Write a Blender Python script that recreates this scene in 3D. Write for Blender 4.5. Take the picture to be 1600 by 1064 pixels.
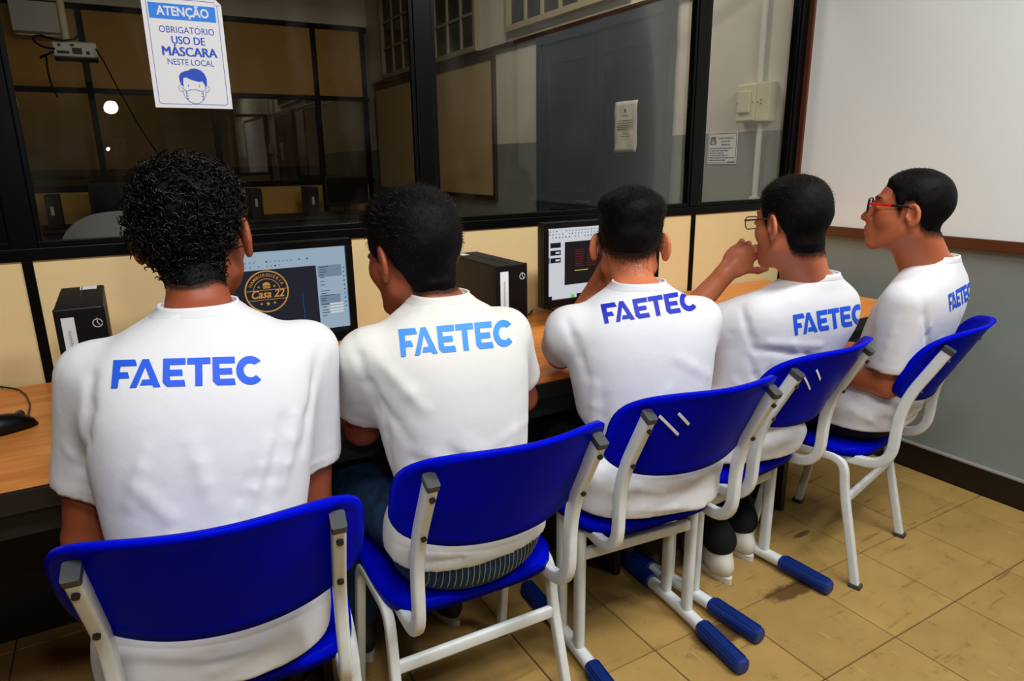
import bpy, bmesh, math, random
import numpy as np
from mathutils import Vector, Matrix
from mathutils.bvhtree import BVHTree
from mathutils.geometry import delaunay_2d_cdt
for o in list(bpy.data.objects): bpy.data.objects.remove(o)
scene = bpy.context.scene
COL = scene.collection
random.seed(7); RNG = np.random.default_rng(7)

# ------------------------------------------------------------------ camera
CAM_H, FPX = 1.285, 1053.675
YAW, PITCH, ROLL = 0.52269, 0.26338, 0.013238
_fw = np.array([math.sin(YAW)*math.cos(PITCH), math.cos(YAW)*math.cos(PITCH), -math.sin(PITCH)])
_rt = np.array([math.cos(YAW), -math.sin(YAW), 0.0]); _dn = np.cross(_fw, _rt)
_r = math.cos(ROLL)*_rt + math.sin(ROLL)*_dn; _d = -math.sin(ROLL)*_rt + math.cos(ROLL)*_dn
CAMP = np.array([0, 0, CAM_H])
def ray(px, py):
    return (px-800)/FPX*_r + (py-532)/FPX*_d + _fw
def PY(px, py, Y): d = ray(px, py); return CAMP + d*(Y/d[1])
def PZ(px, py, z): d = ray(px, py); return CAMP + d*((z-CAM_H)/d[2])
def PX(px, py, X): d = ray(px, py); return CAMP + d*(X/d[0])
cam = bpy.data.cameras.new('camera'); camo = bpy.data.objects.new('camera', cam); COL.objects.link(camo)
cam.sensor_width = 36; cam.lens = FPX/1600*36; cam.clip_start = 0.02
m = Matrix(((_r[0], -_d[0], -_fw[0], 0), (_r[1], -_d[1], -_fw[1], 0), (_r[2], -_d[2], -_fw[2], CAM_H), (0, 0, 0, 1)))
camo.matrix_world = m
scene.camera = camo

# ------------------------------------------------------------------ world, lights, exposure
scene.view_settings.view_transform = 'Standard'; scene.view_settings.look = 'None'
scene.view_settings.gamma = 1; scene.view_settings.use_curve_mapping = False
scene.view_settings.exposure = 0.0
w = bpy.data.worlds.new('night'); scene.world = w; w.use_nodes = True
w.node_tree.nodes['Background'].inputs[0].default_value = (0.01, 0.012, 0.016, 1)
w.node_tree.nodes['Background'].inputs[1].default_value = 0.3
def area(name, loc, target, sx, sy, power, col=(1, 1, 1), spread=math.pi):
    l = bpy.data.lights.new(name, 'AREA'); l.shape = 'RECTANGLE'; l.size = sx; l.size_y = sy
    l.energy = power; l.color = col; l.spread = spread
    o = bpy.data.objects.new(name, l); COL.objects.link(o); o.location = loc
    o.rotation_euler = (Vector(target)-Vector(loc)).to_track_quat('-Z', 'Y').to_euler()
    return o
# photographer's flash just above the camera: it shows as the bright spot in the glass
area('flash_light', (0.06, -0.05, CAM_H+0.29), (0.62, 1.5, 0.85), 0.07, 0.07, 4.2, (1.0, 1.0, 1.0)).data.shape = 'DISK'
# ceiling lamps of the classroom (fixtures are modelled further down)
LAMPS = [(0.15, -0.25), (1.75, -0.15)]
for i, (lx, ly) in enumerate(LAMPS):
    area('ceiling_lamp_light', (lx, ly, 2.86), (lx+0.15, ly+0.55, 0), 1.2, 0.30, (48, 61)[i], (1.0, 1.0, 0.99))
# unseen lamp added to brighten the wall behind the glass
area('far_room_fill', (1.75, 3.3, 3.25), (2.2, 3.6, 0), 1.2, 0.3, 26, (1.0, 0.92, 0.78))

area('third_room_fill', (-0.4, 9.3, 3.3), (-0.2, 9.6, 0), 1.2, 0.3, 16, (1.0, 0.90, 0.70))  # unseen lamp added so the wall beyond the far glass shows

# ------------------------------------------------------------------ materials
def lin(c):
    return tuple((v/12.92 if v <= 0.04045 else ((v+0.055)/1.055)**2.4) for v in (x/255 for x in c))
MATS = {}
def mat(name, col, rough=0.5, spec=0.5, metal=0.0, noise=None, bump=None, sub=0.0, coat=0.0, emit=0.0, sheen=0.0):
    """col: sRGB 0-255. noise=(scale, amount, stretch) multiplies colour; bump=(scale, strength, stretch)"""
    m = bpy.data.materials.new(name); m.use_nodes = True; nt = m.node_tree; N = nt.nodes; L = nt.links
    b = N['Principled BSDF']; c = lin(col)
    b.inputs['Base Color'].default_value = (*c, 1); b.inputs['Roughness'].default_value = rough
    b.inputs['Specular IOR Level'].default_value = spec; b.inputs['Metallic'].default_value = metal
    b.inputs['Coat Weight'].default_value = coat
    if sub: 
        b.inputs['Subsurface Weight'].default_value = sub; b.inputs['Subsurface Radius'].default_value = (1.0, 0.35, 0.2); b.inputs['Subsurface Scale'].default_value = 0.006
    if sheen: b.inputs['Sheen Weight'].default_value = sheen
    if emit:
        b.inputs['Emission Color'].default_value = (*c, 1); b.inputs['Emission Strength'].default_value = emit
        b.inputs['Base Color'].default_value = (0.01, 0.01, 0.01, 1); b.inputs['Specular IOR Level'].default_value = 0.06
    tc = N.new('ShaderNodeTexCoord')
    def nz(scale, stretch, detail=4):
        mp = N.new('ShaderNodeMapping'); mp.inputs['Scale'].default_value = stretch
        L.new(tc.outputs['Object'], mp.inputs[0]); t = N.new('ShaderNodeTexNoise')
        t.inputs['Scale'].default_value = scale; t.inputs['Detail'].default_value = detail
        L.new(mp.outputs[0], t.inputs['Vector']); return t
    if noise:
        t = nz(noise[0], noise[2] if len(noise) > 2 else (1, 1, 1), 6)
        mx = N.new('ShaderNodeMix'); mx.data_type = 'RGBA'
        k = noise[1]
        mx.inputs[6].default_value = (*[v*(1-k) for v in c], 1); mx.inputs[7].default_value = (*[min(1, v*(1+k)) for v in c], 1)
        L.new(t.outputs[0], mx.inputs[0]); L.new(mx.outputs[2], b.inputs['Base Color'])
    if bump:
        t = nz(bump[0], bump[2] if len(bump) > 2 else (1, 1, 1), 3)
        bp = N.new('ShaderNodeBump'); bp.inputs['Strength'].default_value = bump[1]; bp.inputs['Distance'].default_value = 0.01
        L.new(t.outputs[0], bp.inputs['Height']); L.new(bp.outputs[0], b.inputs['Normal'])
    MATS[name] = m
    return m
def glass_mat(name, tint, refl=1.0, rough=0.0, dirt=0.0):
    m = bpy.data.materials.new(name); m.use_nodes = True; nt = m.node_tree; N = nt.nodes; L = nt.links
    N.remove(N['Principled BSDF']); out = N['Material Output']
    tr = N.new('ShaderNodeBsdfTransparent'); tr.inputs[0].default_value = (*tint, 1)
    gl = N.new('ShaderNodeBsdfGlossy'); gl.inputs['Roughness'].default_value = rough
    fr = N.new('ShaderNodeFresnel'); fr.inputs[0].default_value = 1.5
    mu = N.new('ShaderNodeMath'); mu.operation = 'MULTIPLY'; mu.inputs[1].default_value = refl
    mx = N.new('ShaderNodeMixShader'); L.new(fr.outputs[0], mu.inputs[0]); L.new(mu.outputs[0], mx.inputs[0])
    L.new(tr.outputs[0], mx.inputs[1]); L.new(gl.outputs[0], mx.inputs[2])
    if dirt:
        df = N.new('ShaderNodeBsdfDiffuse'); df.inputs[0].default_value = (0.6, 0.6, 0.55, 1)
        tc = N.new('ShaderNodeTexCoord'); t = N.new('ShaderNodeTexNoise'); t.inputs['Scale'].default_value = 5; t.inputs['Detail'].default_value = 8
        mp = N.new('ShaderNodeMapping'); mp.inputs['Scale'].default_value = (1.6, 1, 0.7); L.new(tc.outputs['Object'], mp.inputs[0]); L.new(mp.outputs[0], t.inputs['Vector'])
        rp = N.new('ShaderNodeMapRange'); rp.inputs[1].default_value = 0.5; rp.inputs[2].default_value = 0.8; rp.inputs[4].default_value = dirt
        L.new(t.outputs[0], rp.inputs[0]); m2 = N.new('ShaderNodeMixShader'); L.new(rp.outputs[0], m2.inputs[0])
        L.new(mx.outputs[0], m2.inputs[1]); L.new(df.outputs[0], m2.inputs[2]); L.new(m2.outputs[0], out.inputs[0])
    else: L.new(mx.outputs[0], out.inputs[0])
    MATS[name] = m
    return m

mat('shirt', (212, 213, 217), 0.85, 0.2, bump=(20, 0.16), sheen=0.1)
mat('shirt_cream', (214, 213, 207), 0.85, 0.2, bump=(20, 0.16), sheen=0.1)
mat('print_blue', (28, 84, 214), 0.6, 0.3); mat('print_light', (62, 138, 238), 0.6, 0.3); mat('print_navy', (16, 36, 172), 0.6, 0.3)
mat('chair_blue', (2, 11, 186), 0.3, 0.012, noise=(9, 0.12), bump=(300, 0.03))
mat('chair_steel', (212, 217, 216), 0.4, 0.5, noise=(40, 0.10))
mat('cap_grey', (58, 60, 60), 0.5); mat('screw_dark', (38, 36, 36), 0.4, metal=0.6)
mat('ferrule_blue', (6, 40, 112), 0.45, noise=(20, 0.3))
mat('black_plastic', (13, 13, 14), 0.38, 0.3); mat('black_gloss', (7, 7, 8), 0.2, 0.3)
mat('pc_black', (15, 15, 15), 0.5, 0.3, bump=(700, 0.1))
mat('black_metal', (12, 12, 13), 0.35, 0.5); mat('alu_black', (6, 6, 7), 0.3, 0.13)
mat('panel_tan', (226, 203, 150), 0.42, noise=(14, 0.03), bump=(240, 0.03))
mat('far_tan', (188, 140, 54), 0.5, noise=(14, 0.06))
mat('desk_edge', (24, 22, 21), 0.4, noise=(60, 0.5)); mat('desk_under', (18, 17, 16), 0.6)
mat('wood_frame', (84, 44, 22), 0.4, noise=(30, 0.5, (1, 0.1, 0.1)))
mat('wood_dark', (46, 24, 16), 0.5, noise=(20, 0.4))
mat('whiteboard', (230, 237, 236), 0.16, 0.5, noise=(2.5, 0.02))
mat('baseboard', (22, 14, 12), 0.4); mat('base_cap', (150, 146, 140), 0.4)
mat('paper', (232, 234, 236), 0.6); mat('paper_old', (190, 188, 180), 0.7)
mat('ink_blue', (14, 72, 196), 0.6); mat('ink_head', (22, 130, 240), 0.6); mat('ink_black', (30, 30, 36), 0.7); mat('ink_purple', (44, 40, 92), 0.7)
mat('white_plastic', (225, 226, 222), 0.4); mat('cream_plastic', (214, 210, 178), 0.45, noise=(30, 0.05)); mat('pvc_white', (218, 218, 212), 0.35)
mat('door_blue', (30, 41, 54), 0.4, noise=(6, 0.12)); mat('ceil', (150, 148, 142), 0.9); mat('rear_paint', (104, 106, 104), 0.8); mat('lamp_white', (240, 240, 240), 0.4)
mat('tube_glow', (255, 250, 240), emit=6.0)
mat('hair', (7, 6, 6), 0.33, 0.26); mat('hair_cap', (6, 5, 5), 0.6, 0.1, bump=(260, 0.14, (1, 1, 0.35)))
mat('hair_stubble', (30, 22, 17), 0.5, 0.3)
mat('jeans', (30, 55, 86), 0.85, 0.2, noise=(34, 0.9), bump=(700, 0.2)); mat('trousers_dark', (22, 23, 28), 0.85, 0.2, bump=(700, 0.2))
mat('stitch', (150, 150, 140), 0.8); mat('shoe_white', (206, 200, 188), 0.6); mat('shoe_dark', (30, 26, 24), 0.5)
mat('eye_white', (225, 220, 214), 0.2); mat('iris', (34, 20, 12), 0.15)
mat('glasses_black', (16, 15, 16), 0.25); mat('glasses_red', (196, 24, 22), 0.3); mat('glasses_brown', (84, 40, 34), 0.3)
mat('lips', (150, 74, 60), 0.45, sub=0.1)
mat('screen_pale', (150, 172, 190), emit=0.9); mat('screen_white', (206, 210, 216), emit=0.9); mat('screen_dark', (22, 24, 40), emit=0.9)
mat('screen_grey', (112, 134, 156), emit=0.9); mat('screen_black', (7, 6, 8), emit=0.8); mat('screen_gold', (196, 138, 54), emit=0.9)
mat('screen_ink', (52, 62, 78), emit=0.9); mat('screen_blue', (30, 96, 190), emit=0.9); mat('screen_red', (84, 12, 15), emit=0.9); mat('screen_yellow', (196, 180, 60), emit=0.9); mat('screen_green', (110, 200, 60), emit=0.9)
mat('grey_fabric', (120, 120, 122), 0.8); mat('window_frame', (150, 140, 112), 0.6); mat('window_dark', (26, 32, 36), 0.2)
mat('brown_frame', (50, 30, 20), 0.4); mat('cork', (190, 168, 120), 0.6, noise=(5, 0.05)); mat('red_led', (200, 30, 24), 0.4)
glass_mat('glass', (0.95, 0.945, 0.92), 0.22, 0.0, 0.02)
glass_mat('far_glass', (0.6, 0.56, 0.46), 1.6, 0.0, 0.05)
glass_mat('lens', (0.93, 0.93, 0.93), 0.8)
SKIN = {}
for i, c in enumerate([(142, 73, 46), (148, 76, 48), (196, 112, 76), (188, 110, 76), (174, 96, 62)]):
    SKIN[i+1] = mat('skin_%d' % (i+1), c, 0.48, 0.4, sub=0.12, noise=(60, 0.05), bump=(500, 0.05))
    _n = SKIN[i+1].node_tree.nodes; _l = SKIN[i+1].node_tree.links; _b = _n['Principled BSDF']; _src = _b.inputs['Base Color'].links[0].from_socket
    _a = _n.new('ShaderNodeAttribute'); _a.attribute_name = 'stubble'; _m = _n.new('ShaderNodeMix'); _m.data_type = 'RGBA'
    _l.new(_a.outputs['Fac'], _m.inputs[0]); _l.new(_src, _m.inputs[6]); _m.inputs[7].default_value = (0.012, 0.010, 0.009, 1); _l.new(_m.outputs[2], _b.inputs['Base Color'])
    _s = _n.new('ShaderNodeMapRange'); _s.inputs[3].default_value = 0.36; _s.inputs[4].default_value = 0.0; _l.new(_a.outputs['Fac'], _s.inputs[0]); _l.new(_s.outputs[0], _b.inputs['Specular IOR Level'])
    _w = _n.new('ShaderNodeMapRange'); _w.inputs[3].default_value = 0.12; _w.inputs[4].default_value = 0.0; _l.new(_a.outputs['Fac'], _w.inputs[0]); _l.new(_w.outputs[0], _b.inputs['Subsurface Weight'])

def two_tone(name, up, low, zb, rough=0.6):
    """wall paint: upper and lower coat meeting at world height zb"""
    m = mat(name, up, rough, 0.4, bump=(35, 0.06)); N = m.node_tree.nodes; L = m.node_tree.links; b = N['Principled BSDF']
    g = N.new('ShaderNodeNewGeometry'); s = N.new('ShaderNodeSeparateXYZ'); L.new(g.outputs['Position'], s.inputs[0])
    c = N.new('ShaderNodeMath'); c.operation = 'GREATER_THAN'; c.inputs[1].default_value = zb; L.new(s.outputs[2], c.inputs[0])
    t = N.new('ShaderNodeTexNoise'); t.inputs['Scale'].default_value = 3.0; t.inputs['Detail'].default_value = 7; L.new(g.outputs['Position'], t.inputs['Vector'])
    mx = N.new('ShaderNodeMix'); mx.data_type = 'RGBA'; mx.inputs[6].default_value = (*lin(low), 1); mx.inputs[7].default_value = (*lin(up), 1)
    L.new(c.outputs[0], mx.inputs[0])
    mm = N.new('ShaderNodeMix'); mm.data_type = 'RGBA'; mm.blend_type = 'MULTIPLY'; mm.inputs[0].default_value = 1
    rp = N.new('ShaderNodeMapRange'); rp.inputs[1].default_value = 0.3; rp.inputs[2].default_value = 0.7; rp.inputs[3].default_value = 0.92; rp.inputs[4].default_value = 1.04
    L.new(t.outputs[0], rp.inputs[0]); L.new(mx.outputs[2], mm.inputs[6]); L.new(rp.outputs[0], mm.inputs[7]); L.new(mm.outputs[2], b.inputs['Base Color'])
    return m
two_tone('wall_paint', (214, 210, 198), (132, 141, 138), 1.40, 0.45)
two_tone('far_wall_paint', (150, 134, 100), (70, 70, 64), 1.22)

def floor_mat():
    m = mat('floor_tile', (172, 140, 80), 0.42, 0.4); N = m.node_tree.nodes; L = m.node_tree.links; b = N['Principled BSDF']
    g = N.new('ShaderNodeNewGeometry'); oi = N.new('ShaderNodeObjectInfo')
    def noise(scale, stretch, detail=8, rough=0.6):
        mp = N.new('ShaderNodeMapping'); mp.inputs['Scale'].default_value = stretch; L.new(g.outputs['Position'], mp.inputs[0])
        t = N.new('ShaderNodeTexNoise'); t.inputs['Scale'].default_value = scale; t.inputs['Detail'].default_value = detail; t.inputs['Roughness'].default_value = rough
        L.new(mp.outputs[0], t.inputs['Vector']); return t
    def rng(src, a, b_, c=0, d=1):
        r = N.new('ShaderNodeMapRange'); r.inputs[1].default_value = a; r.inputs[2].default_value = b_; r.inputs[3].default_value = c; r.inputs[4].default_value = d
        L.new(src, r.inputs[0]); return r.outputs[0]
    def mix(f, a, b_, bt='MIX'):
        x = N.new('ShaderNodeMix'); x.data_type = 'RGBA'; x.blend_type = bt
        for s, v in ((0, f), (6, a), (7, b_)):
            if isinstance(v, (float, int)): x.inputs[s].default_value = v
            elif isinstance(v, tuple): x.inputs[s].default_value = (*v, 1)
            else: L.new(v, x.inputs[s])
        return x.outputs[2]
    c = mix(noise(7, (1, 1, 1)).outputs[0], lin((148, 118, 64)), lin((182, 148, 86)))
    c = mix(1.0, c, rng(oi.outputs['Random'], 0, 1, 0.92, 1.06), 'MULTIPLY')
    c = mix(rng(noise(16, (1, 1, 1), 10, 0.75).outputs[0], 0.56, 0.70, 0, 0.6), c, lin((98, 68, 34)))     # grime
    c = mix(rng(noise(5, (1, 9, 1), 6, 0.5).outputs[0], 0.62, 0.70, 0, 0.5), c, lin((100, 70, 36)))       # long scuffs
    c = mix(rng(noise(9, (8, 1, 1), 4, 0.5).outputs[0], 0.66, 0.72, 0, 0.35), c, lin((206, 184, 136)))      # pale scratches
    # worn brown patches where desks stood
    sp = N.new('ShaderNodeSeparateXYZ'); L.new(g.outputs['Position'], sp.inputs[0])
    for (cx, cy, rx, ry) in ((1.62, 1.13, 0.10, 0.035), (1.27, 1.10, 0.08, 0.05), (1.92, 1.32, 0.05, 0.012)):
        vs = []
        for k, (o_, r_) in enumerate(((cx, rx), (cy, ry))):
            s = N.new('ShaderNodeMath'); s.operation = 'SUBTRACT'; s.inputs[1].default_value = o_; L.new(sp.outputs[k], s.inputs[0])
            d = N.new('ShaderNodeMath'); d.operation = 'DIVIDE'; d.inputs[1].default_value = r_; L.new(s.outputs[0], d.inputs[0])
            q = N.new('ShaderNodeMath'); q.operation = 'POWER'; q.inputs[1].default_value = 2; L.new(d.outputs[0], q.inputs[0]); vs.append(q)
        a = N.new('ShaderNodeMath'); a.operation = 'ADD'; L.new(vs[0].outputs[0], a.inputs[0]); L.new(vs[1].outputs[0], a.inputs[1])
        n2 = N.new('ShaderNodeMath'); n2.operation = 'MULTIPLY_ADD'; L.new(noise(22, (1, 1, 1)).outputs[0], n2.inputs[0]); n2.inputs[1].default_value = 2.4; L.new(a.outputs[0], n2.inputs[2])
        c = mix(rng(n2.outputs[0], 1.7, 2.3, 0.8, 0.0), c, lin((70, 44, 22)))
    L.new(c, b.inputs['Base Color'])
    L.new(rng(noise(12, (1, 1, 1)).outputs[0], 0.3, 0.7, 0.34, 0.55), b.inputs['Roughness'])
    return m
floor_mat()
mat('grout', (66, 50, 30), 0.8)
def desk_mat():
    m = mat('desk_wood', (206, 128, 58), 0.38, 0.45); N = m.node_tree.nodes; L = m.node_tree.links; b = N['Principled BSDF']
    g = N.new('ShaderNodeNewGeometry'); mp = N.new('ShaderNodeMapping'); mp.inputs['Scale'].default_value = (1.0, 9, 1); L.new(g.outputs['Position'], mp.inputs[0])
    t = N.new('ShaderNodeTexNoise'); t.inputs['Scale'].default_value = 5; t.inputs['Detail'].default_value = 8; L.new(mp.outputs[0], t.inputs['Vector'])
    mx = N.new('ShaderNodeMix'); mx.data_type = 'RGBA'; mx.inputs[6].default_value = (*lin((214, 122, 48)), 1); mx.inputs[7].default_value = (*lin((242, 158, 76)), 1)
    rp = N.new('ShaderNodeMapRange'); rp.inputs[1].default_value = 0.3; rp.inputs[2].default_value = 0.7; L.new(t.outputs[0], rp.inputs[0])
    L.new(rp.outputs[0], mx.inputs[0]); L.new(mx.outputs[2], b.inputs['Base Color'])
desk_mat()

# ------------------------------------------------------------------ mesh helpers
def new_obj(name, me, material, parent=None, smooth=False):
    if smooth: me.polygons.foreach_set('use_smooth', [True]*len(me.polygons))
    if material is not None: me.materials.append(MATS[material] if isinstance(material, str) else material)
    o = bpy.data.objects.new(name, me); COL.objects.link(o)
    if parent is not None: o.parent = parent
    return o
def pyobj(name, V, F, material, parent=None, smooth=False):
    me = bpy.data.meshes.new(name); me.from_pydata([tuple(map(float, v)) for v in V], [], [tuple(int(i) for i in f) for f in F]); me.update()
    return new_obj(name, me, material, parent, smooth)
def npobj(name, V, Q, material, parent=None, smooth=True):
    """fast quad mesh from numpy arrays"""
    me = bpy.data.meshes.new(name); n, f = len(V), len(Q); k = Q.shape[1]
    me.vertices.add(n); me.vertices.foreach_set('co', np.ascontiguousarray(V, dtype=np.float32).ravel())
    me.loops.add(f*k); me.loops.foreach_set('vertex_index', np.ascontiguousarray(Q, dtype=np.int32).ravel())
    me.polygons.add(f); me.polygons.foreach_set('loop_start', np.arange(0, f*k, k, dtype=np.int32))
    me.polygons.foreach_set('use_smooth', np.full(f, smooth)); me.update(calc_edges=True); me.validate()
    return new_obj(name, me, material, parent)
def empty(name, loc=(0, 0, 0), rz=0.0):
    o = bpy.data.objects.new(name, None); COL.objects.link(o); o.location = loc; o.rotation_euler = (0, 0, rz); o.empty_display_size = 0.05
    return o
def tag(o, label=None, cat=None, group=None, kind=None):
    for k, v in (('label', label), ('category', cat), ('group', group), ('kind', kind)):
        if v: o[k] = v
    return o
class MB:
    """collects boxes, tubes and plates into one mesh"""
    def __init__(s): s.V = []; s.F = []
    def add(s, V, F):
        n = len(s.V); s.V += [tuple(v) for v in V]; s.F += [tuple(i+n for i in f) for f in F]; return s
    def box(s, x0, x1, y0, y1, z0, z1, bev=0.0):
        if bev <= 0:
            V = [(x, y, z) for x in (x0, x1) for y in (y0, y1) for z in (z0, z1)]
            F = [(0, 1, 3, 2), (4, 6, 7, 5), (0, 4, 5, 1), (2, 3, 7, 6), (0, 2, 6, 4), (1, 5, 7, 3)]
            return s.add(V, F)
        bm = bmesh.new(); bmesh.ops.create_cube(bm, size=1)
        for v in bm.verts: v.co = Vector(((x0+x1)/2+v.co.x*(x1-x0), (y0+y1)/2+v.co.y*(y1-y0), (z0+z1)/2+v.co.z*(z1-z0)))
        bmesh.ops.bevel(bm, geom=bm.edges[:], offset=bev, segments=2, profile=0.6, affect='EDGES')
        bm.verts.index_update(); s.add([v.co[:] for v in bm.verts], [[v.index for v in f.verts] for f in bm.faces]); bm.free(); return s
    def sweep(s, pts, sec, up=(0, 0, 1), closed=False, scale=None):
        """sec: list of (a,b) in the frame (side, up')"""
        P = [Vector(p) for p in pts]; n = len(P); k = len(sec); rings = []; prev = None
        for i, p in enumerate(P):
            if closed: t = P[(i+1) % n]-P[i-1]
            else: t = P[min(i+1, n-1)]-P[max(i-1, 0)]
            t.normalize()
            if prev is None:
                u = Vector(up)
                if abs(u.dot(t)) > 0.95: u = Vector((0, 1, 0)) if abs(t.y) < 0.9 else Vector((1, 0, 0))
            else: u = prev
            u = (u-t*u.dot(t)).normalized(); prev = u; sd = t.cross(u)
            sc = scale[i] if scale else 1.0
            rings.append([p+sd*(a*sc)+u*(b*sc) for a, b in sec])
        V = [v for r in rings for v in r]; F = []
        m_ = n if closed else n-1
        for i in range(m_):
            for j in range(k):
                a = i*k+j; b = i*k+(j+1) % k; c = ((i+1) % n)*k+(j+1) % k; d = ((i+1) % n)*k+j
                F.append((a, b, c, d))
        if not closed: F += [tuple(range(k-1, -1, -1)), tuple((n-1)*k+j for j in range(k))]
        return s.add(V, F)
    def tube(s, pts, r, k=10, closed=False, scale=None):
        return s.sweep(pts, [(r*math.cos(2*math.pi*j/k), r*math.sin(2*math.pi*j/k)) for j in range(k)], closed=closed, scale=scale)
    def cyl(s, a, b, r, k=14): return s.tube([a, b], r, k)
    def plate(s, poly, n0, thick):
        """poly: 3-D points, extruded by thick along n0"""
        k = len(poly); n0 = Vector(n0)*thick; P = [Vector(p) for p in poly]
        V = [p for p in P]+[p+n0 for p in P]
        F = [tuple(range(k-1, -1, -1)), tuple(range(k, 2*k))]+[(j, (j+1) % k, k+(j+1) % k, k+j) for j in range(k)]
        return s.add(V, F)
    def build(s, name, material, parent=None, smooth=False):
        o = pyobj(name, s.V, s.F, material, parent, False)
        if smooth:
            o.data.polygons.foreach_set('use_smooth', [True]*len(o.data.polygons))
            try: o.data.set_sharp_from_angle(angle=math.radians(40))
            except Exception: pass
        return o
def fillet(pts, r, n=6):
    """round the corners of a polyline"""
    P = [Vector(p) for p in pts]; out = [P[0]]
    for i in range(1, len(P)-1):
        a, b, c = P[i-1], P[i], P[i+1]; d1 = (a-b); d2 = (c-b)
        rr = min(r, d1.length*0.49, d2.length*0.49); p = b+d1.normalized()*rr; q = b+d2.normalized()*rr
        for j in range(n+1):
            t = j/n; out.append(p*(1-t)**2+b*2*t*(1-t)+q*t*t)
    out.append(P[-1]); return out
def rrect(w, h, r, n=4):
    out = []
    for cx, cy, a0 in ((w/2-r, h/2-r, 0), (-w/2+r, h/2-r, 90), (-w/2+r, -h/2+r, 180), (w/2-r, -h/2+r, 270)):
        for j in range(n+1):
            a = math.radians(a0+90*j/n); out.append((cx+r*math.cos(a), cy+r*math.sin(a)))
    return out
def text_obj(name, s, size, material, parent, M, align='CENTER', bold=0.0, shear=0.0, sx=1.0):
    cu = bpy.data.curves.new(name, 'FONT'); cu.body = s; cu.size = size; cu.align_x = align; cu.offset = bold; cu.shear = shear; cu.extrude = 0.0; cu.resolution_u = 3
    o = bpy.data.objects.new(name, cu); COL.objects.link(o)
    dg = bpy.context.evaluated_depsgraph_get(); dg.update(); me = bpy.data.meshes.new_from_object(o.evaluated_get(dg)); bpy.data.objects.remove(o)
    me.transform(M @ Matrix.Scale(sx, 4, (1, 0, 0)))
    return new_obj(name, me, material, parent)
def flat(name, pts, material, parent, M):
    """flat print: polygon in the sheet's own plane"""
    me = bpy.data.meshes.new(name); me.from_pydata([M @ Vector((p[0], p[1], p[2] if len(p) > 2 else 0)) for p in pts], [], [tuple(range(len(pts)))]); me.update()
    return new_obj(name, me, material, parent)
def rect(x0, x1, y0, y1): return [(x0, y0), (x1, y0), (x1, y1), (x0, y1)]
def strip(path, wd, closed=False):
    """2-D stroke of constant width as quads: returns V,F"""
    n = len(path); V = []; F = []
    for i in range(n):
        a = Vector(path[i-1] if (i or closed) else path[0]); b = Vector(path[(i+1) % n] if (closed or i < n-1) else path[-1])
        t = (b-a).normalized(); nn = Vector((-t.y, t.x)); p = Vector(path[i]); V += [p+nn*wd/2, p-nn*wd/2]
    for i in range(n if closed else n-1):
        j = (i+1) % n; F.append((2*i, 2*i+1, 2*j+1, 2*j))
    return V, F
def stroke(name, path, wd, material, parent, M, closed=False):
    V, F = strip([Vector(p) for p in path], wd, closed)
    me = bpy.data.meshes.new(name); me.from_pydata([M @ Vector((v.x, v.y, 0)) for v in V], [], F); me.update()
    return new_obj(name, me, material, parent)
def arc(cx, cy, rx, ry, a0, a1, n=24): return [(cx+rx*math.cos(math.radians(a0+(a1-a0)*i/n)), cy+ry*math.sin(math.radians(a0+(a1-a0)*i/n))) for i in range(n+1)]
def frame_from(o, xd, yd):
    x = Vector(xd).normalized(); y = Vector(yd).normalized(); z = x.cross(y); o = Vector(o)
    return Matrix(((x.x, y.x, z.x, o.x), (x.y, y.y, z.y, o.y), (x.z, y.z, z.z, o.z), (0, 0, 0, 1)))

# ------------------------------------------------------------------ the room shell
WX, PYW, CEIL = 2.77, 2.15, 3.4          # right wall, glazed partition, ceiling
def struct(name, mb, material): o = mb.build(name, material); tag(o, kind='structure'); return o
fl = struct('floor', MB().box(-3.1, WX+0.1, -3.1, 10.7, -0.12, -0.004), 'grout')
# vinyl tiles, 30 cm, laid on the measured joints
TX, TY, TS = 1.3917, 0.845, 0.30
def tile_mesh(wd, dp):
    g = 0.0014; b = 0.0012
    V = [(g, g, -0.003), (wd-g, g, -0.003), (wd-g, dp-g, -0.003), (g, dp-g, -0.003), (g+b, g+b, 0), (wd-g-b, g+b, 0), (wd-g-b, dp-g-b, 0), (g+b, dp-g-b, 0)]
    F = [(4, 5, 6, 7)]+[(i, (i+1) % 4, 4+(i+1) % 4, 4+i) for i in range(4)]
    me = bpy.data.meshes.new('tile'); me.from_pydata(V, [], F); me.update(); me.materials.append(MATS['floor_tile']); return me
tm = {}
for i in range(-7, 5):
    for j in range(-5, 5):
        x0 = TX+TS*i; y0 = TY+TS*j; wd = min(TS, WX-0.018-x0)
        dp = min(TS, PYW-y0)
        if wd < 0.02 or dp < 0.02: continue
        key = (round(wd, 3), round(dp, 3))
        if key not in tm: tm[key] = tile_mesh(*key)
        o = bpy.data.objects.new('tile', tm[key]); COL.objects.link(o); o.location = (x0, y0, 0); o.parent = fl
mb = MB()   # the rest of the floor, too far or outside the picture
mb.box(-3, TX-7*TS, -3, PYW, -0.004, 0); mb.box(TX-7*TS, WX-0.018, -3, TY-5*TS, -0.004, 0); mb.box(-3, WX, PYW, 10.5, -0.004, 0)
o = mb.build('tile_field', 'floor_tile', fl); o['kind'] = 'stuff'
struct('ceiling', MB().box(-3.1, WX+0.1, -3.1, 10.7, CEIL, CEIL+0.1), 'ceil')
wr = struct('wall_right', MB().box(WX, WX+0.15, -3, 10.5, 0, CEIL), 'wall_paint')
struct('wall_left', MB().box(-3.15, -3, -3, 10.5, 0, CEIL), 'rear_paint')
struct('wall_rear', MB().box(-3, WX, -3.15, -3, 0, CEIL), 'rear_paint')
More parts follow.
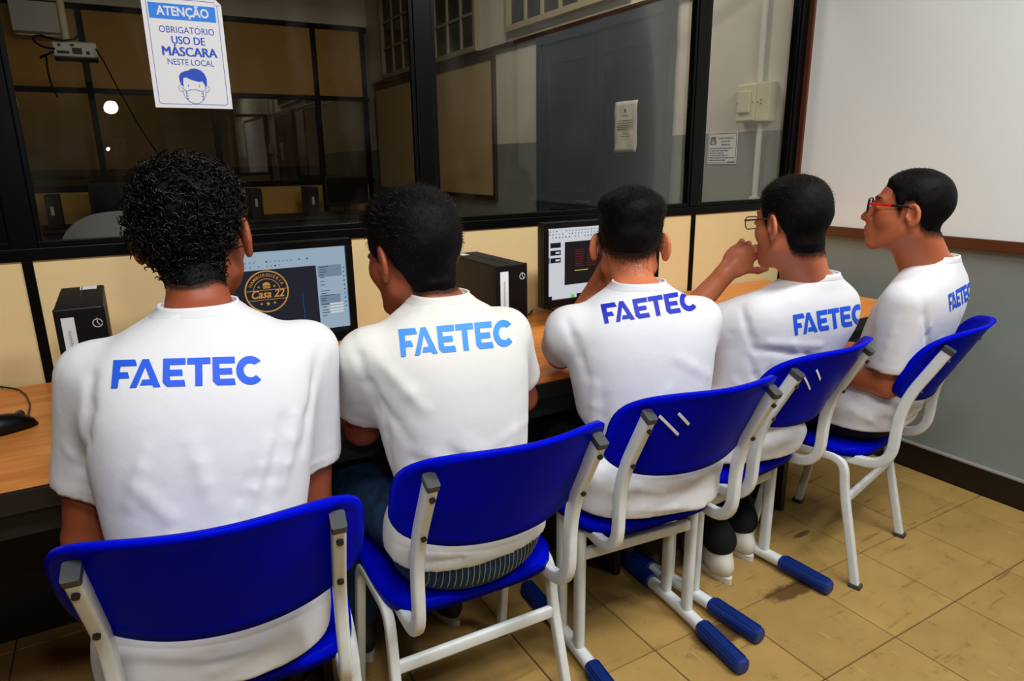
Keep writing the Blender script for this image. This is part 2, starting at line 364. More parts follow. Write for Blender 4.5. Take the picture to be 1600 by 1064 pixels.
struct('wall_back', MB().box(-3, WX, 10.5, 10.65, 0, CEIL), 'far_wall_paint')
bb = empty('baseboard_right', (WX, 0, 0)); tag(bb, kind='structure')
MB().box(-0.018, -0.0005, -3, PYW-0.03, 0.0005, 0.105, 0.002).build('skirting_board', 'baseboard', bb)
MB().box(-0.021, -0.0005, -3, PYW-0.03, 0.1055, 0.114, 0.002).build('cap_strip', 'base_cap', bb)

# glazed partition between the two rooms
pw = empty('wall_front', (0, PYW, 0)); tag(pw, kind='structure')
POSTS = [-2.45, -1.33, -0.215, 0.916, 2.128]
edges = [-3.0]+POSTS+[WX]
def rail(name, z0, z1, d=0.045):
    mb = MB()
    mb.box(-3, WX, -d/2, d/2, z0, z1, 0.003); mb.build(name, 'alu_black', pw)
rail('sill_rail', 1.045, 1.078, 0.05); rail('head_rail', 2.12, 2.16); rail('top_rail', 2.86, 2.90); rail('floor_rail', 0.001, 0.04)
for x in POSTS:
    MB().box(x-0.012, x+0.012, -0.022, 0.022, 0.04, 1.045, 0.002).build('post', 'alu_black', pw)
    MB().box(x-0.030, x+0.030, -0.024, 0.024, 2.16, 2.86, 0.004).build('post', 'alu_black', pw)
    up = MB().box(x-0.030, x+0.030, -0.024, 0.024, 1.078, 2.12, 0.004)
    up.build('post', 'alu_black', pw)
MB().box(WX-0.07, WX-0.001, -0.026, 0.026, 0.001, 2.16, 0.003).build('post', 'alu_black', pw)
for a, b in zip(edges[:-1], edges[1:]):
    r = b-0.012 if b < WX else b-0.07
    MB().box(a+0.012, r, -0.017, 0.017, 0.04, 1.045).build('panel', 'panel_tan', pw)
    r2 = b-0.030 if b < WX else b-0.07
    x0, x1 = a+0.030, r2
    MB().box(x0, x1, -0.003, 0.003, 1.078, 2.12).build('glass_pane', 'glass', pw)
    bead = MB()   # glazing bead round the pane, room side
    bead.box(x0, x1, -0.020, -0.0035, 1.0785, 1.094, 0.002); bead.box(x0, x1, -0.020, -0.0035, 2.105, 2.1195, 0.002)
    bead.box(x0+0.0005, x0+0.013, -0.020, -0.0035, 1.094, 2.105, 0.002); bead.box(x1-0.013, x1-0.0005, -0.020, -0.0035, 1.094, 2.105, 0.002)
    bead.build('glazing_bead', 'alu_black', pw)
    MB().box(x0, x1, -0.003, 0.003, 2.16, 2.86).build('glass_pane', 'glass', pw)  # unseen upper pane, glazed to let lamp light into the next room
    MB().box(a+0.012, r, -0.017, 0.017, 2.90, CEIL).build('panel', 'panel_tan', pw)

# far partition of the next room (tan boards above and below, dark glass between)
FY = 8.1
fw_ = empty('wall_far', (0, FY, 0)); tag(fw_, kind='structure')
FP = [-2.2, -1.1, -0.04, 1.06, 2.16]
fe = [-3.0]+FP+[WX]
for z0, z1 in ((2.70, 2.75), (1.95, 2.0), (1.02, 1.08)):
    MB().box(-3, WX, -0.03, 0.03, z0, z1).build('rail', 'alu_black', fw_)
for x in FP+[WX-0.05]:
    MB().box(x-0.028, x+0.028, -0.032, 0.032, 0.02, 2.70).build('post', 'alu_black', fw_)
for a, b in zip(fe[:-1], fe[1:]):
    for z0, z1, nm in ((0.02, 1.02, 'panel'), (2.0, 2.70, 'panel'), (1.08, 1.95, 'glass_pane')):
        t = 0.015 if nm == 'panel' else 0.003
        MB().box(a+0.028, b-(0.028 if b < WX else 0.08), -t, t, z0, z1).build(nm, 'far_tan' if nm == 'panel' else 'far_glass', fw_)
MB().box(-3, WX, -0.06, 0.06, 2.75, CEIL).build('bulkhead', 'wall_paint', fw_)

# ---- right-hand wall of the next room
dr = empty('door_1', (WX, 2.97, 0)); tag(dr, kind='structure')
mb = MB()
for y0, y1 in ((0.0, 0.05), (1.31, 1.36)): mb.box(-0.05, -0.001, y0, y1, 0.001, 2.095, 0.004)
mb.box(-0.05, -0.001, 0.05, 1.31, 2.04, 2.095, 0.004); mb.build('door_frame', 'door_blue', dr)
for y0, y1 in ((0.052, 0.679), (0.681, 1.308)):
    lf = MB().box(-0.034, -0.002, y0, y1, 0.006, 2.038, 0.003).build('door_leaf', 'door_blue', dr)
    for z0, z1 in ((0.15, 0.95), (1.05, 1.92)):
        p = MB()
        for q in ((y0+0.09, y0+0.105, z0, z1), (y1-0.105, y1-0.09, z0, z1)): p.box(-0.041, -0.034, *q)
        for q in ((y0+0.105, y1-0.105, z0, z0+0.015), (y0+0.105, y1-0.105, z1-0.015, z1)): p.box(-0.041, -0.034, *q)
        p.build('moulding', 'door_blue', lf)
MB().tube(fillet([(-0.034, 0.72, 1.0), (-0.075, 0.72, 1.0), (-0.075, 0.82, 1.0)], 0.015), 0.008, 8).build('handle', 'cap_grey', dr)
MB().box(-0.03, -0.001, -0.85, 4.9, 2.10, 2.135, 0.002).build('trim_ledge', 'brown_frame', empty('trim_1', (WX, 2.97, 0)))
bpy.data.objects['trim_1']['kind'] = 'structure'
def high_window(n, y0, y1, z0, z1, nx, nz):
    wn = empty('window_%d' % n, (WX, y0, 0)); tag(wn, kind='structure'); W = y1-y0; H = z1-z0
    f = MB(); f.box(-0.05, -0.001, -0.04, 0, z0-0.04, z1+0.04); f.box(-0.05, -0.001, W, W+0.04, z0-0.04, z1+0.04); f.box(-0.05, -0.001, 0, W, z0-0.04, z0); f.box(-0.05, -0.001, 0, W, z1, z1+0.04)
    f.build('window_frame', 'window_frame', wn)
    for i in range(nx):
        for k in range(nz):
            a = W*i/nx; b = W*(i+1)/nx; c = z0+H*k/nz; d = z0+H*(k+1)/nz
            MB().box(-0.012, -0.004, a+0.012, b-0.012, c+0.012, d-0.012).build('pane', 'window_dark', wn)
    g = MB()
    for i in range(1, nx): g.box(-0.03, -0.004, W*i/nx-0.011, W*i/nx+0.011, z0, z1)
    for k in range(1, nz): g.box(-0.026, -0.004, 0, W, z0+H*k/nz-0.011, z0+H*k/nz+0.011)
    g.build('muntin_grid', 'window_frame', wn)
high_window(1, 5.30, 7.45, 2.18, 3.2, 8, 4)
high_window(2, 3.40, 4.74, 2.24, 3.2, 6, 4)

# ------------------------------------------------------------------ whiteboard on the near part of the right wall
wb = empty('whiteboard', (WX, 0.86, 0)); tag(wb, 'large white board with a brown wooden frame on the grey wall', 'whiteboard')
Y0, Y1, Z0, Z1 = -1.25, 1.285, 0.935, 2.16
MB().box(-0.014, -0.002, Y0+0.03, Y1-0.03, Z0+0.03, Z1-0.03).build('writing_surface', 'whiteboard', wb)
for q in ((Y0, Y1, Z0, Z0+0.042), (Y0, Y1, Z1-0.042, Z1)): MB().box(-0.026, -0.001, *q, 0.004).build('frame_bar', 'wood_frame', wb)
for q in ((Y0, Y0+0.045, Z0+0.0425, Z1-0.0425), (Y1-0.045, Y1, Z0+0.0425, Z1-0.0425)): MB().box(-0.026, -0.001, *q, 0.004).build('frame_bar', 'wood_frame', wb)
# tan notice board with dark frame further along
nb = empty('framed_board', (WX, 5.0, 0)); tag(nb, 'big blank board in a dark frame beyond the blue door', 'board')
MB().box(-0.016, -0.002, 0.04, 2.8, 0.99, 2.05).build('board_surface', 'cork', nb)
for q in ((0, 2.84, 0.95, 0.99), (0, 2.84, 2.05, 2.09)): MB().box(-0.028, -0.001, *q, 0.003).build('frame_bar', 'brown_frame', nb)
for q in ((0, 0.04, 0.9905, 2.0495), (2.80, 2.84, 0.9905, 2.0495)): MB().box(-0.028, -0.001, *q, 0.003).build('frame_bar', 'brown_frame', nb)

# breaker box with conduits
sb = empty('breaker_box', (WX, 2.375, 1.53)); tag(sb, 'cream electrical box with a hinged flap under a white conduit', 'switch box')
MB().box(-0.055, -0.001, -0.098, 0.098, -0.088, 0.088, 0.005).build('box_body', 'cream_plastic', sb)
MB().box(-0.062, -0.0555, -0.018, 0.092, -0.082, 0.082, 0.003).build('cover_plate', 'cream_plastic', sb)
fp = MB().box(-0.072, -0.0625, 0.005, 0.078, -0.045, 0.055, 0.004).build('flap', 'cream_plastic', sb)
for yy, zz in ((-0.032, 0.0), (-0.052, 0.008), (-0.052, -0.008), (-0.012, 0.0), (0.087, 0.0)):
    MB().cyl((-0.0555 if yy < -0.018 else -0.0625, yy, zz), (-0.058 if yy < -0.018 else -0.064, yy, zz), 0.0035, 8).build('screw', 'screw_dark', sb)
for nm, y, z0, z1, lab in (('a', 2.375, 1.622, CEIL, 'white conduit pipe rising from the cream electrical box'), ('b', 2.352, 0.01, 1.438, 'white conduit pipe running down to the floor below the electrical box'), ('c', 2.79, 1.436, CEIL, 'white conduit pipe running up the wall above the small socket box')):
    c = empty('conduit_pipe', (WX, y, z0)); tag(c, lab, 'pipe'); MB().cyl((-0.016, 0, 0), (-0.016, 0, z1-z0), 0.0145, 14).build('pipe', 'pvc_white', c, True)
    for zz in (0.25, 0.75): MB().box(-0.034, -0.001, -0.02, 0.02, (z1-z0)*zz-0.008, (z1-z0)*zz+0.008, 0.003).build('clip', 'pvc_white', c)
s2 = empty('socket_box', (WX, 2.785, 1.385)); tag(s2, 'small cream socket box with a dark side next to the blue door', 'socket')
MB().box(-0.040, -0.001, -0.035, 0.035, -0.05, 0.05, 0.004).build('box_body', 'cap_grey', s2); MB().box(-0.047, -0.0405, -0.035, 0.035, -0.05, 0.05, 0.003).build('cover_plate', 'cream_plastic', s2)
MB().box(-0.053, -0.0475, -0.010, 0.010, -0.018, 0.018, 0.002).build('rocker', 'cream_plastic', s2)

# notice for teachers on the wall behind the glass
ns = empty('wall_notice', (WX-0.003, 2.593, 1.323)); tag(ns, 'small white notice with a dark blue rounded border on the grey wall', 'notice')
Mn = frame_from((0, 0, 0), (0, -1, 0), (0, 0, 1))
pl = rrect(0.196, 0.158, 0.012); MB().plate([Mn @ Vector((x, y, 0)) for x, y in pl], Mn.to_3x3() @ Vector((0, 0, 1)), 0.002).build('sheet', 'paper', ns)
Mp = Mn @ Matrix.Translation((0, 0, 0.0026))
stroke('border', rrect(0.184, 0.146, 0.012), 0.003, 'ink_purple', ns, Mp, True)
flat('emblem', [(-0.084, 0.018), (-0.042, 0.018), (-0.046, 0.058), (-0.08, 0.058)], 'ink_purple', ns, Mp); flat('emblem_figure', [(-0.074, 0.022), (-0.052, 0.022), (-0.063, 0.052)], 'paper_old', ns, Mp @ Matrix.Translation((0, 0, 0.0006)))
for t, x, y, sz in (('Prezado Professor,', 0.022, 0.046, 0.0135), ('ao sair não', 0.022, 0.030, 0.0135), ('esqueça de', 0.022, 0.014, 0.0135)):
    text_obj('lettering', t, sz, 'ink_purple', ns, Mp @ Matrix.Translation((x, y, 0)), bold=0.0004)
rn = random.Random(5)
for k, x1 in enumerate((0.070, 0.046, 0.012, 0.046, 0.088, 0.026)):          # too small to read: words as ink strokes
    x = -0.084
    while x < x1-0.006:
        wl = min(rn.uniform(0.010, 0.030), x1-x); flat('text_line', rect(x, x+wl, -0.003-0.0118*k, 0.002-0.0118*k), 'ink_purple', ns, Mp); x += wl+0.004
text_obj('lettering', 'Obrigado!', 0.012, 'ink_purple', ns, Mp @ Matrix.Translation((0.088, -0.0715, 0)), 'RIGHT', bold=0.0004, shear=0.25)
# paper on the blue door
dn = empty('door_notice', (WX-0.0375, 3.335, 1.46)); tag(dn, 'crumpled typed sheet of paper taped to the blue door', 'paper')
Mn = frame_from((0, 0, 0), (0, -1, 0), (0, 0, 1))
nx_, nz_ = 8, 12; V = []; F = []
for i in range(nx_+1):
    for k in range(nz_+1):
        x = -0.105+0.21*i/nx_; z = -0.148+0.296*k/nz_
        V.append(Mn @ Vector((x, z, 0.003+0.0025*(math.sin(x*60+z*25)+math.sin(z*48-x*33)))))
for i in range(nx_):
    for k in range(nz_): a = i*(nz_+1)+k; F.append((a, a+nz_+1, a+nz_+2, a+1))
sh = pyobj('sheet', V, F, 'paper_old', dn, True); md = sh.modifiers.new('thickness', 'SOLIDIFY'); md.thickness = 0.0006
Mp = Mn @ Matrix.Translation((0, 0, 0.0098))
flat('emblem', arc(0, 0.095, 0.008, 0.009, 0, 330, 10), 'ink_black', dn, Mp)
for k, (x0, x1) in enumerate(((-0.028, 0.028), (-0.07, 0.075), (-0.075, 0.075), (-0.075, 0.075), (-0.075, 0.075), (-0.075, 0.03), (-0.02, 0.045), (-0.03, 0.05))):
    z = (0.066, 0.036, 0.022, 0.008, -0.002, -0.012, -0.04, -0.055)[k]; flat('text_line', rect(x0, x1, z-0.0018, z+0.0018), 'ink_black', dn, Mp)

# ------------------------------------------------------------------ mask poster on the glass
A = PY(231, 84, PYW-0.02); 
ps = empty('mask_poster', (0.231, PYW-0.0215, 1.571)); tag(ps, 'white and blue poster about wearing a mask, stuck to the glass', 'poster')
PW, PH = 0.194, 0.282
Mq = frame_from((0, 0, 0), (1, 0, 0), (0, 0, 1))
fold = 0.016
outl = [(-PW/2, -PH/2), (PW/2, -PH/2), (PW/2, PH/2-fold), (PW/2-fold, PH/2), (-PW/2, PH/2)]
MB().plate([Mq @ Vector((x, y, 0)) for x, y in outl], (0, 1, 0), 0.0008).build('sheet', 'paper', ps)
MB().plate([Mq @ Vector((x, y, 0.001)) for x, y in ((PW/2, PH/2-fold), (PW/2-fold, PH/2), (PW/2-fold-0.001, PH/2-fold-0.001))], (0, -1, 0), 0.0008).build('folded_corner', 'paper', ps)
Ml = Mq @ Matrix.Translation((0, 0, 0.0006)); Ml2 = Mq @ Matrix.Translation((0, 0, 0.0010)); Ml3 = Mq @ Matrix.Translation((0, 0, 0.0014))
stroke('border', rrect(PW-0.022, PH-0.020, 0.007), 0.0012, 'ink_blue', ps, Ml, True)
flat('header_band', rect(-0.082, 0.080, 0.081, 0.119), 'ink_head', ps, Ml)
text_obj('lettering', 'ATENÇÃO', 0.031, 'paper', ps, Ml2 @ Matrix.Translation((0, 0.0905, 0)), bold=0.0009, sx=0.86)
for t, y, sz, sx, wt in (('OBRIGATÓRIO', 0.048, 0.0235, 0.86, 1), ('USO DE', 0.0215, 0.0275, 0.86, 2), ('MÁSCARA', -0.0085, 0.0325, 0.92, 3), ('NESTE LOCAL', -0.031, 0.0215, 0.86, 1)):
    for k in range(wt): text_obj('lettering', t, sz, 'ink_blue', ps, Ml @ Matrix.Translation((0.004+0.0011*(k-(wt-1)/2), y, 0.00012*k)), bold=0.0, sx=sx)
# pictogram: head with mask
hx, hy = 0.004, -0.086
hair = [(-0.030, -0.002), (-0.036, 0.006), (-0.040, 0.018), (-0.040, 0.030), (-0.034, 0.040), (-0.022, 0.046), (-0.012, 0.048), (-0.002, 0.054), (0.012, 0.055), (0.026, 0.050), (0.035, 0.040), (0.040, 0.026), (0.039, 0.010), (0.034, -0.004), (0.032, 0.008), (0.026, 0.018), (0.018, 0.016), (0.006, 0.018), (-0.008, 0.022), (-0.020, 0.028), (-0.028, 0.026), (-0.030, 0.012)]
flat('hair_shape', [(hx+x*0.86, hy+y*0.86) for x, y in hair], 'ink_blue', ps, Ml)
stroke('face_outline', [(hx+x, hy+y) for x, y in arc(0, -0.008, 0.029, 0.035, 180, 360)], 0.0011, 'ink_blue', ps, Ml)
for s_ in (-1, 1):
    stroke('ear_outline', [(hx+s_*(0.0315+x), hy-0.004+y) for x, y in arc(0, 0, 0.0065, 0.0085, 100, -110)], 0.001, 'ink_blue', ps, Ml)
    flat('eye_mark', rect(hx+s_*0.014-0.0008, hx+s_*0.014+0.0008, hy+0.000, hy+0.006), 'ink_blue', ps, Ml)
    stroke('mask_strap', [(hx+s_*0.031, hy-0.002), (hx+s_*0.020, hy-0.012)], 0.001, 'ink_blue', ps, Ml2)
    for k in range(3): stroke('mask_pleat', [(hx+s_*0.021, hy-0.017-0.0065*k), (hx+s_*0.016, hy-0.017-0.0065*k)], 0.001, 'ink_blue', ps, Ml2)
stroke('mask_outline', [(hx+x, hy+y) for x, y in [(-0.021, -0.012)]+arc(0, -0.016, 0.021, 0.009, 160, 20, 10)+[(0.021, -0.012), (0.021, -0.028)]+arc(0, -0.028, 0.0205, 0.015, 0, -180, 14)+[(-0.021, -0.028)]], 0.001, 'ink_blue', ps, Ml2, True)

# ------------------------------------------------------------------ long computer desk along the partition
DZ, DF, DB = 0.72, 1.405, 2.118
dk = empty('computer_desk', (0, 0, 0)); tag(dk, 'long orange wood desk with a worn black front edge along the partition', 'desk')
MB().box(-2.2, 2.60, DF+0.006, DB, DZ-0.028, DZ, 0.002).build('desktop', 'desk_wood', dk)
MB().box(-2.2, 2.60, DF-0.004, DF+0.0055, DZ-0.045, DZ-0.001, 0.004).build('edge_strip', 'desk_edge', dk)
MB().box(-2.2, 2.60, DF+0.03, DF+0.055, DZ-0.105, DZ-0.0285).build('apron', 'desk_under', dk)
MB().box(-2.2, 2.60, DB-0.02, DB-0.002, 0.0, DZ-0.0285).build('back_shade_panel', 'desk_under', dk)  # panel taken to the floor in near-black as the shade under the desk
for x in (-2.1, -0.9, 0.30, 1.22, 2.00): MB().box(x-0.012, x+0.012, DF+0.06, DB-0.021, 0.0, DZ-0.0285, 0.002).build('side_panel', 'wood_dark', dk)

# ------------------------------------------------------------------ school chairs
SEC = rrect(0.030, 0.021, 0.005, 3)
def back_mesh(w2=0.214, zc=0.710, h2=0.118, thick=0.008):
    """curved rounded backrest with a thick rim; returns V,F"""
    nu, nv = 34, 14; V = []; F = []
    def pt(u, v, off):
        n = 3.6                                    # squircle outline
        uu, vv = u, v
        k = 1.0/max(1e-6, (abs(uu)**n+abs(vv)**n)**(1/n))*max(abs(uu), abs(vv)) if (uu or vv) else 1
        x = w2*uu*k; z = h2*vv*k*(1-0.10*(abs(uu)*k)**2)
        y = 0.075*(x/w2)**2 - (z)*0.50 + off
        return x, y, zc+z+0.012*(x/w2)**2*(1 if v > 0 else 0.4)
    for side in (0, 1):
        for i in range(nu+1):
            for j in range(nv+1):
                u = -1+2*i/nu; v = -1+2*j/nv
                e = max(abs(u), abs(v)); rim = 0.0045 if e > 0.93 else 0.0
                V.append(pt(u, v, (-thick/2-rim) if side == 0 else (thick/2+rim*0.4)))
    W = nv+1; S = (nu+1)*W
    for i in range(nu):
        for j in range(nv):
            a = i*W+j; F.append((a, a+W, a+W+1, a+1)); F.append((S+a, S+a+1, S+a+W+1, S+a+W))
    ring = [i*W for i in range(nu+1)]+[nu*W+j for j in range(1, nv+1)]+[i*W+nv for i in range(nu-1, -1, -1)]+[j for j in range(nv-1, 0, -1)]
    for k in range(len(ring)):
        a, b = ring[k], ring[(k+1) % len(ring)]; F.append((a, S+a, S+b, b))
    return V, F
def back_y(x, z, zc=0.710): return 0.075*(x/0.214)**2-(z-zc)*0.50
def seat_mesh():
    nu, nv = 20, 20; V = []; F = []; w2, l2 = 0.20, 0.180; yc = 0.335
    for side in (0, 1):
        for i in range(nu+1):
            for j in range(nv+1):
                u = -1+2*i/nu; v = -1+2*j/nv; n = 4.0
                k = max(abs(u), abs(v))/max(1e-6, (abs(u)**n+abs(v)**n)**(1/n)) if (u or v) else 1
                x, y = w2*u*k, l2*v*k; e = max(abs(u), abs(v))
                top = 0.436-0.010*(1-abs(u)**2)*(1-abs(v)**2)-(0.006 if e > 0.96 else 0)
                V.append((x, yc+y, top if side else top-0.012-(0.012 if e > 0.9 else 0)))
    W = nv+1; S = (nu+1)*W
    for i in range(nu):
        for j in range(nv):
            a = i*W+j; F.append((a, a+1, a+W+1, a+W)); F.append((S+a, S+a+W, S+a+W+1, S+a+1))
    ring = [i*W for i in range(nu+1)]+[nu*W+j for j in range(1, nv+1)]+[i*W+nv for i in range(nu-1, -1, -1)]+[j for j in range(nv-1, 0, -1)]
    for k in range(len(ring)): a, b = ring[k], ring[(k+1) % len(ring)]; F.append((a, b, S+b, S+a))
    return V, F
mat('sticker_cream', (206, 190, 140), 0.6)
def school_chair(loc, az, kind, label, marks=False, sticker=False):
    t = empty('school_chair', (loc[0], loc[1], 0), -math.radians(az)); tag(t, label, 'chair', 'school chairs in a row at the desk')
    V, F = back_mesh(); V = [(x, y+0.005, z) for x, y, z in V]; br = pyobj('backrest', V, F, 'chair_blue', t, True)
    if marks:
        for (cx, cz, ln) in ((-0.112, 0.744, 0.078), (-0.088, 0.760, 0.046)):
            P = []
            for q in range(9):
                s_ = (q/8-0.5)*ln; x = cx+s_*0.72; z = cz-s_*0.70; P.append((x, back_y(x, z)+0.005-0.0052, z))
            MB().sweep(P, rrect(0.0066, 0.0016, 0.0007, 2), up=(0, -1, 0)).build('white_mark', 'white_plastic', br, True)
    if sticker:
        P = [(0.115+0.028*a, 0.715+0.05*b) for a, b in ((0, 0), (1, 0), (1, 1), (0, 1))]
        MB().plate([(x, back_y(x, z)+0.005-0.0048, z) for x, z in P], (0, -1, 0), 0.0008).build('paper_sticker', 'sticker_cream', br)
    V, F = seat_mesh(); pyobj('seat', V, F, 'chair_blue', t, True)
    px_ = 0.168
    for s_ in (-1, 1):
        path = fillet([(s_*px_, 0.000, 0.772), (s_*px_, 0.092, 0.598), (s_*px_, 0.098, 0.398), (s_*(px_-0.004), 0.46, 0.392)], 0.075, 7)
        po = MB().sweep(path, SEC, up=(0, -1, 0) if False else (1, 0, 0)).build('back_post', 'chair_steel', t, True)
        MB().sweep([(s_*px_, -0.0050, 0.7815), (s_*px_, 0.0012, 0.7697)], rrect(0.0318, 0.0228, 0.004, 3), up=(1, 0, 0)).build('end_cap', 'cap_grey', po)
        for z in (0.745, 0.645):
            yy = 0.092*(0.772-z)/0.174-0.0165
            MB().cyl((s_*px_, yy+0.003, z+0.0015), (s_*px_, yy-0.0055, z-0.002), 0.0055, 10).build('screw', 'screw_dark', po)
        if kind == 'legs':
            x = s_*0.192
            lp = fillet([(s_*0.205, 0.135, 0.0), (x, 0.205, 0.30), (x, 0.215, 0.398), (x, 0.42, 0.398), (s_*0.20, 0.49, 0.0)], 0.06, 6)
            lg = MB().sweep(lp, rrect(0.026, 0.021, 0.005, 3), up=(1, 0, 0)).build('leg_frame', 'chair_steel', t, True)
            for p, q in ((lp[0], 0.135), (lp[-1], 0.49)): MB().box(p.x-0.014, p.x+0.014, q-0.018, q+0.018, 0.0, 0.014, 0.004).build('foot', 'cap_grey', lg)
        else:
            x = s_*0.176
            ru = MB().sweep(fillet([(x, 0.035, 0.022), (x, 0.30, 0.034), (x, 0.55, 0.022)], 0.12, 6), rrect(0.034, 0.034, 0.013, 3), up=(0, 0, 1)).build('floor_runner', 'chair_steel', t, True)
            for y0, y1, z0, z1 in ((0.020, 0.185, 0.0225, 0.0295), (0.41, 0.565, 0.0285, 0.0225)):
                MB().sweep([(x, y0+(y1-y0)*q, z0+(z1-z0)*q) for q in (0, 0.03, 0.97, 1)], rrect(0.043, 0.043, 0.016, 3), up=(0, 0, 1), scale=[0.8, 1, 1, 0.94]).build('blue_ferrule', 'ferrule_blue', ru, True)
                rb = MB()
                for k in range(5):
                    xx = x-0.013+0.0065*k; rb.sweep([(xx, y0+0.010, z0+0.021), (xx, y1-0.010, z1+0.021)], [(0.0012, -0.001), (0.0012, 0.0016), (-0.0012, 0.0016), (-0.0012, -0.001)], up=(0, 0, 1))
                    sx_ = 0.0225 if k % 2 else -0.0225; zz_ = -0.008+0.004*k; rb.sweep([(x+sx_, y0+0.010, z0+zz_), (x+sx_, y1-0.010, z1+zz_)], [(0.001, -0.001), (0.001, 0.001), (-0.001, 0.001), (-0.001, -0.001)], up=(0, 0, 1))
                rb.build('ferrule_ribs', 'ferrule_blue', ru)
            for y in (0.25, 0.345): MB().sweep([(x, y, 0.042), (x, y, 0.388)], rrect(0.024, 0.036, 0.011, 3), up=(0, 1, 0)).build('leg', 'chair_steel', t, True)
    if kind == 'legs': MB().sweep([(-0.186, 0.196, 0.272), (0.186, 0.196, 0.272)], rrect(0.016, 0.03, 0.006, 3), up=(0, 0, 1)).build('stretcher', 'chair_steel', t, True)
    else: MB().sweep([(-0.168, 0.25, 0.315), (0.168, 0.25, 0.315)], rrect(0.018, 0.032, 0.006, 3), up=(0, 0, 1)).build('stretcher', 'chair_steel', t, True)
    MB().sweep([(-0.19, 0.40, 0.392), (0.19, 0.40, 0.392)], rrect(0.018, 0.016, 0.006, 3), up=(0, 0, 1)).build('seat_bar', 'chair_steel', t, True)
    return t
CH = {1: ((0.052, 0.922), 8.9), 2: ((0.552, 0.935), 1.9), 3: ((1.046, 0.957), 5.6), 4: ((1.530, 1.015), -6.2), 5: ((2.035, 0.957), -14)}
school_chair(*CH[1], 'legs', 'blue plastic school chair holding the curly-haired student')
school_chair(*CH[2], 'legs', 'blue plastic school chair holding the student in blue jeans')
school_chair(*CH[3], 'runners', 'blue school chair with floor runners and white marks, under the student with faded nape hair', True)
school_chair(*CH[4], 'runners', 'blue school chair with floor runners, under the student resting chin on hand', True, True)
school_chair(*CH[5], 'legs', 'blue plastic school chair next to the grey wall, under the student in red glasses')

# ------------------------------------------------------------------ monitors
def monitor(x0, x1, ztop, zbot, Y, label):
    cx = (x0+x1)/2; W = x1-x0; H = ztop-zbot
    t = empty('monitor', (cx, Y, DZ)); tag(t, label, 'monitor'); z0 = zbot-DZ; z1 = ztop-DZ
    MB().box(-W/2, W/2, 0.004, 0.034, z0, z1, 0.005).build('housing', 'black_plastic', t)
    bz = MB(); b = 0.020
    bz.box(-W/2, W/2, -0.006, 0.0038, z1-b, z1, 0.002); bz.box(-W/2, W/2, -0.006, 0.0038, z0, z0+b+0.006, 0.002)
    bz.box(-W/2, -W/2+b, -0.006, 0.0038, z0+b+0.0065, z1-b-0.0005, 0.002); bz.box(W/2-b, W/2, -0.006, 0.0038, z0+b+0.0065, z1-b-0.0005, 0.002)
    bz.build('bezel', 'black_gloss', t)
    MB().box(-0.03, 0.03, 0.0345, 0.065, 0.012, z0+H*0.6, 0.006).build('stand_neck', 'black_plastic', t)
    MB().plate([(0.115*math.cos(a), 0.06+0.085*math.sin(a), 0.0005) for a in [2*math.pi*k/28 for k in range(28)]], (0, 0, 1), 0.011).build('stand_base', 'black_plastic', t, True)
    sw, sh = W-2*b, H-2*b-0.006
    M = frame_from((-sw/2, 0.0035, z0+b+0.006), (1, 0, 0), (0, 0, 1))     # screen space: metres, origin bottom-left
    return t, M, sw, sh
def L_(M, k): return M @ Matrix.Translation((0, 0, 0.0004*k))
t, M, sw, sh = monitor(0.092, 0.555, 1.079, 0.792, 1.85, 'black monitor showing a round gold logo on a dark canvas')
sc = flat('screen', rect(0, sw, 0, sh), 'screen_pale', t, M)
px0, py1 = sw*0.80, sh*0.845
flat('canvas', rect(0.0, sw*0.805, sh*0.06, sh*0.80), 'screen_dark', sc, L_(M, 1))
flat('taskbar', rect(0, sw, 0, sh*0.055), 'screen_black', sc, L_(M, 1))
rr = random.Random(3)
for row, (yy, n) in enumerate(((0.885, 30), (0.835, 24))):
    for k in range(n):
        x = sw*(0.03+0.025*k); c = rr.choice(['screen_ink', 'screen_blue', 'screen_grey', 'screen_grey']); s_ = 0.0022
        if rr.random() < 0.8: flat('toolbar_icon', rect(x-s_, x+s_, sh*yy-s_, sh*yy+s_), c, sc, L_(M, 1))
flat('panel_shade', rect(sw*0.815, sw*0.97, sh*0.66, sh*0.79), 'screen_grey', sc, L_(M, 1)); flat('panel_shade', rect(sw*0.815, sw*0.95, sh*0.33, sh*0.45), 'screen_grey', sc, L_(M, 1))
for k, (yy, ln) in enumerate(((0.775, .06), (0.745, .04), (0.715, .05), (0.685, .03), (0.655, .03), (0.61, .025), (0.57, .03), (0.50, .06), (0.47, .04), (0.445, .09), (0.41, .035), (0.385, .03), (0.345, .10), (0.31, .03), (0.275, .04), (0.245, .08), (0.21, .03))):
    flat('panel_text', rect(sw*0.825, sw*(0.825+ln), sh*yy-0.001, sh*yy+0.001), 'screen_ink', sc, L_(M, 2))
for yy in (0.34, 0.305, 0.27, 0.24): flat('panel_field', rect(sw*0.875, sw*0.965, sh*yy-0.0025, sh*yy+0.0025), 'screen_white', sc, L_(M, 3))
for k in range(10): flat('panel_icon', rect(sw*0.978, sw*0.988, sh*(0.75-0.05*k)-0.0018, sh*(0.75-0.05*k)+0.0018), 'screen_blue' if k % 3 == 0 else 'screen_ink', sc, L_(M, 2))
stroke('guide_line', [(sw*0.71, sh*0.16), (sw*0.705, sh*0.5)], 0.0008, 'screen_blue', sc, L_(M, 2))
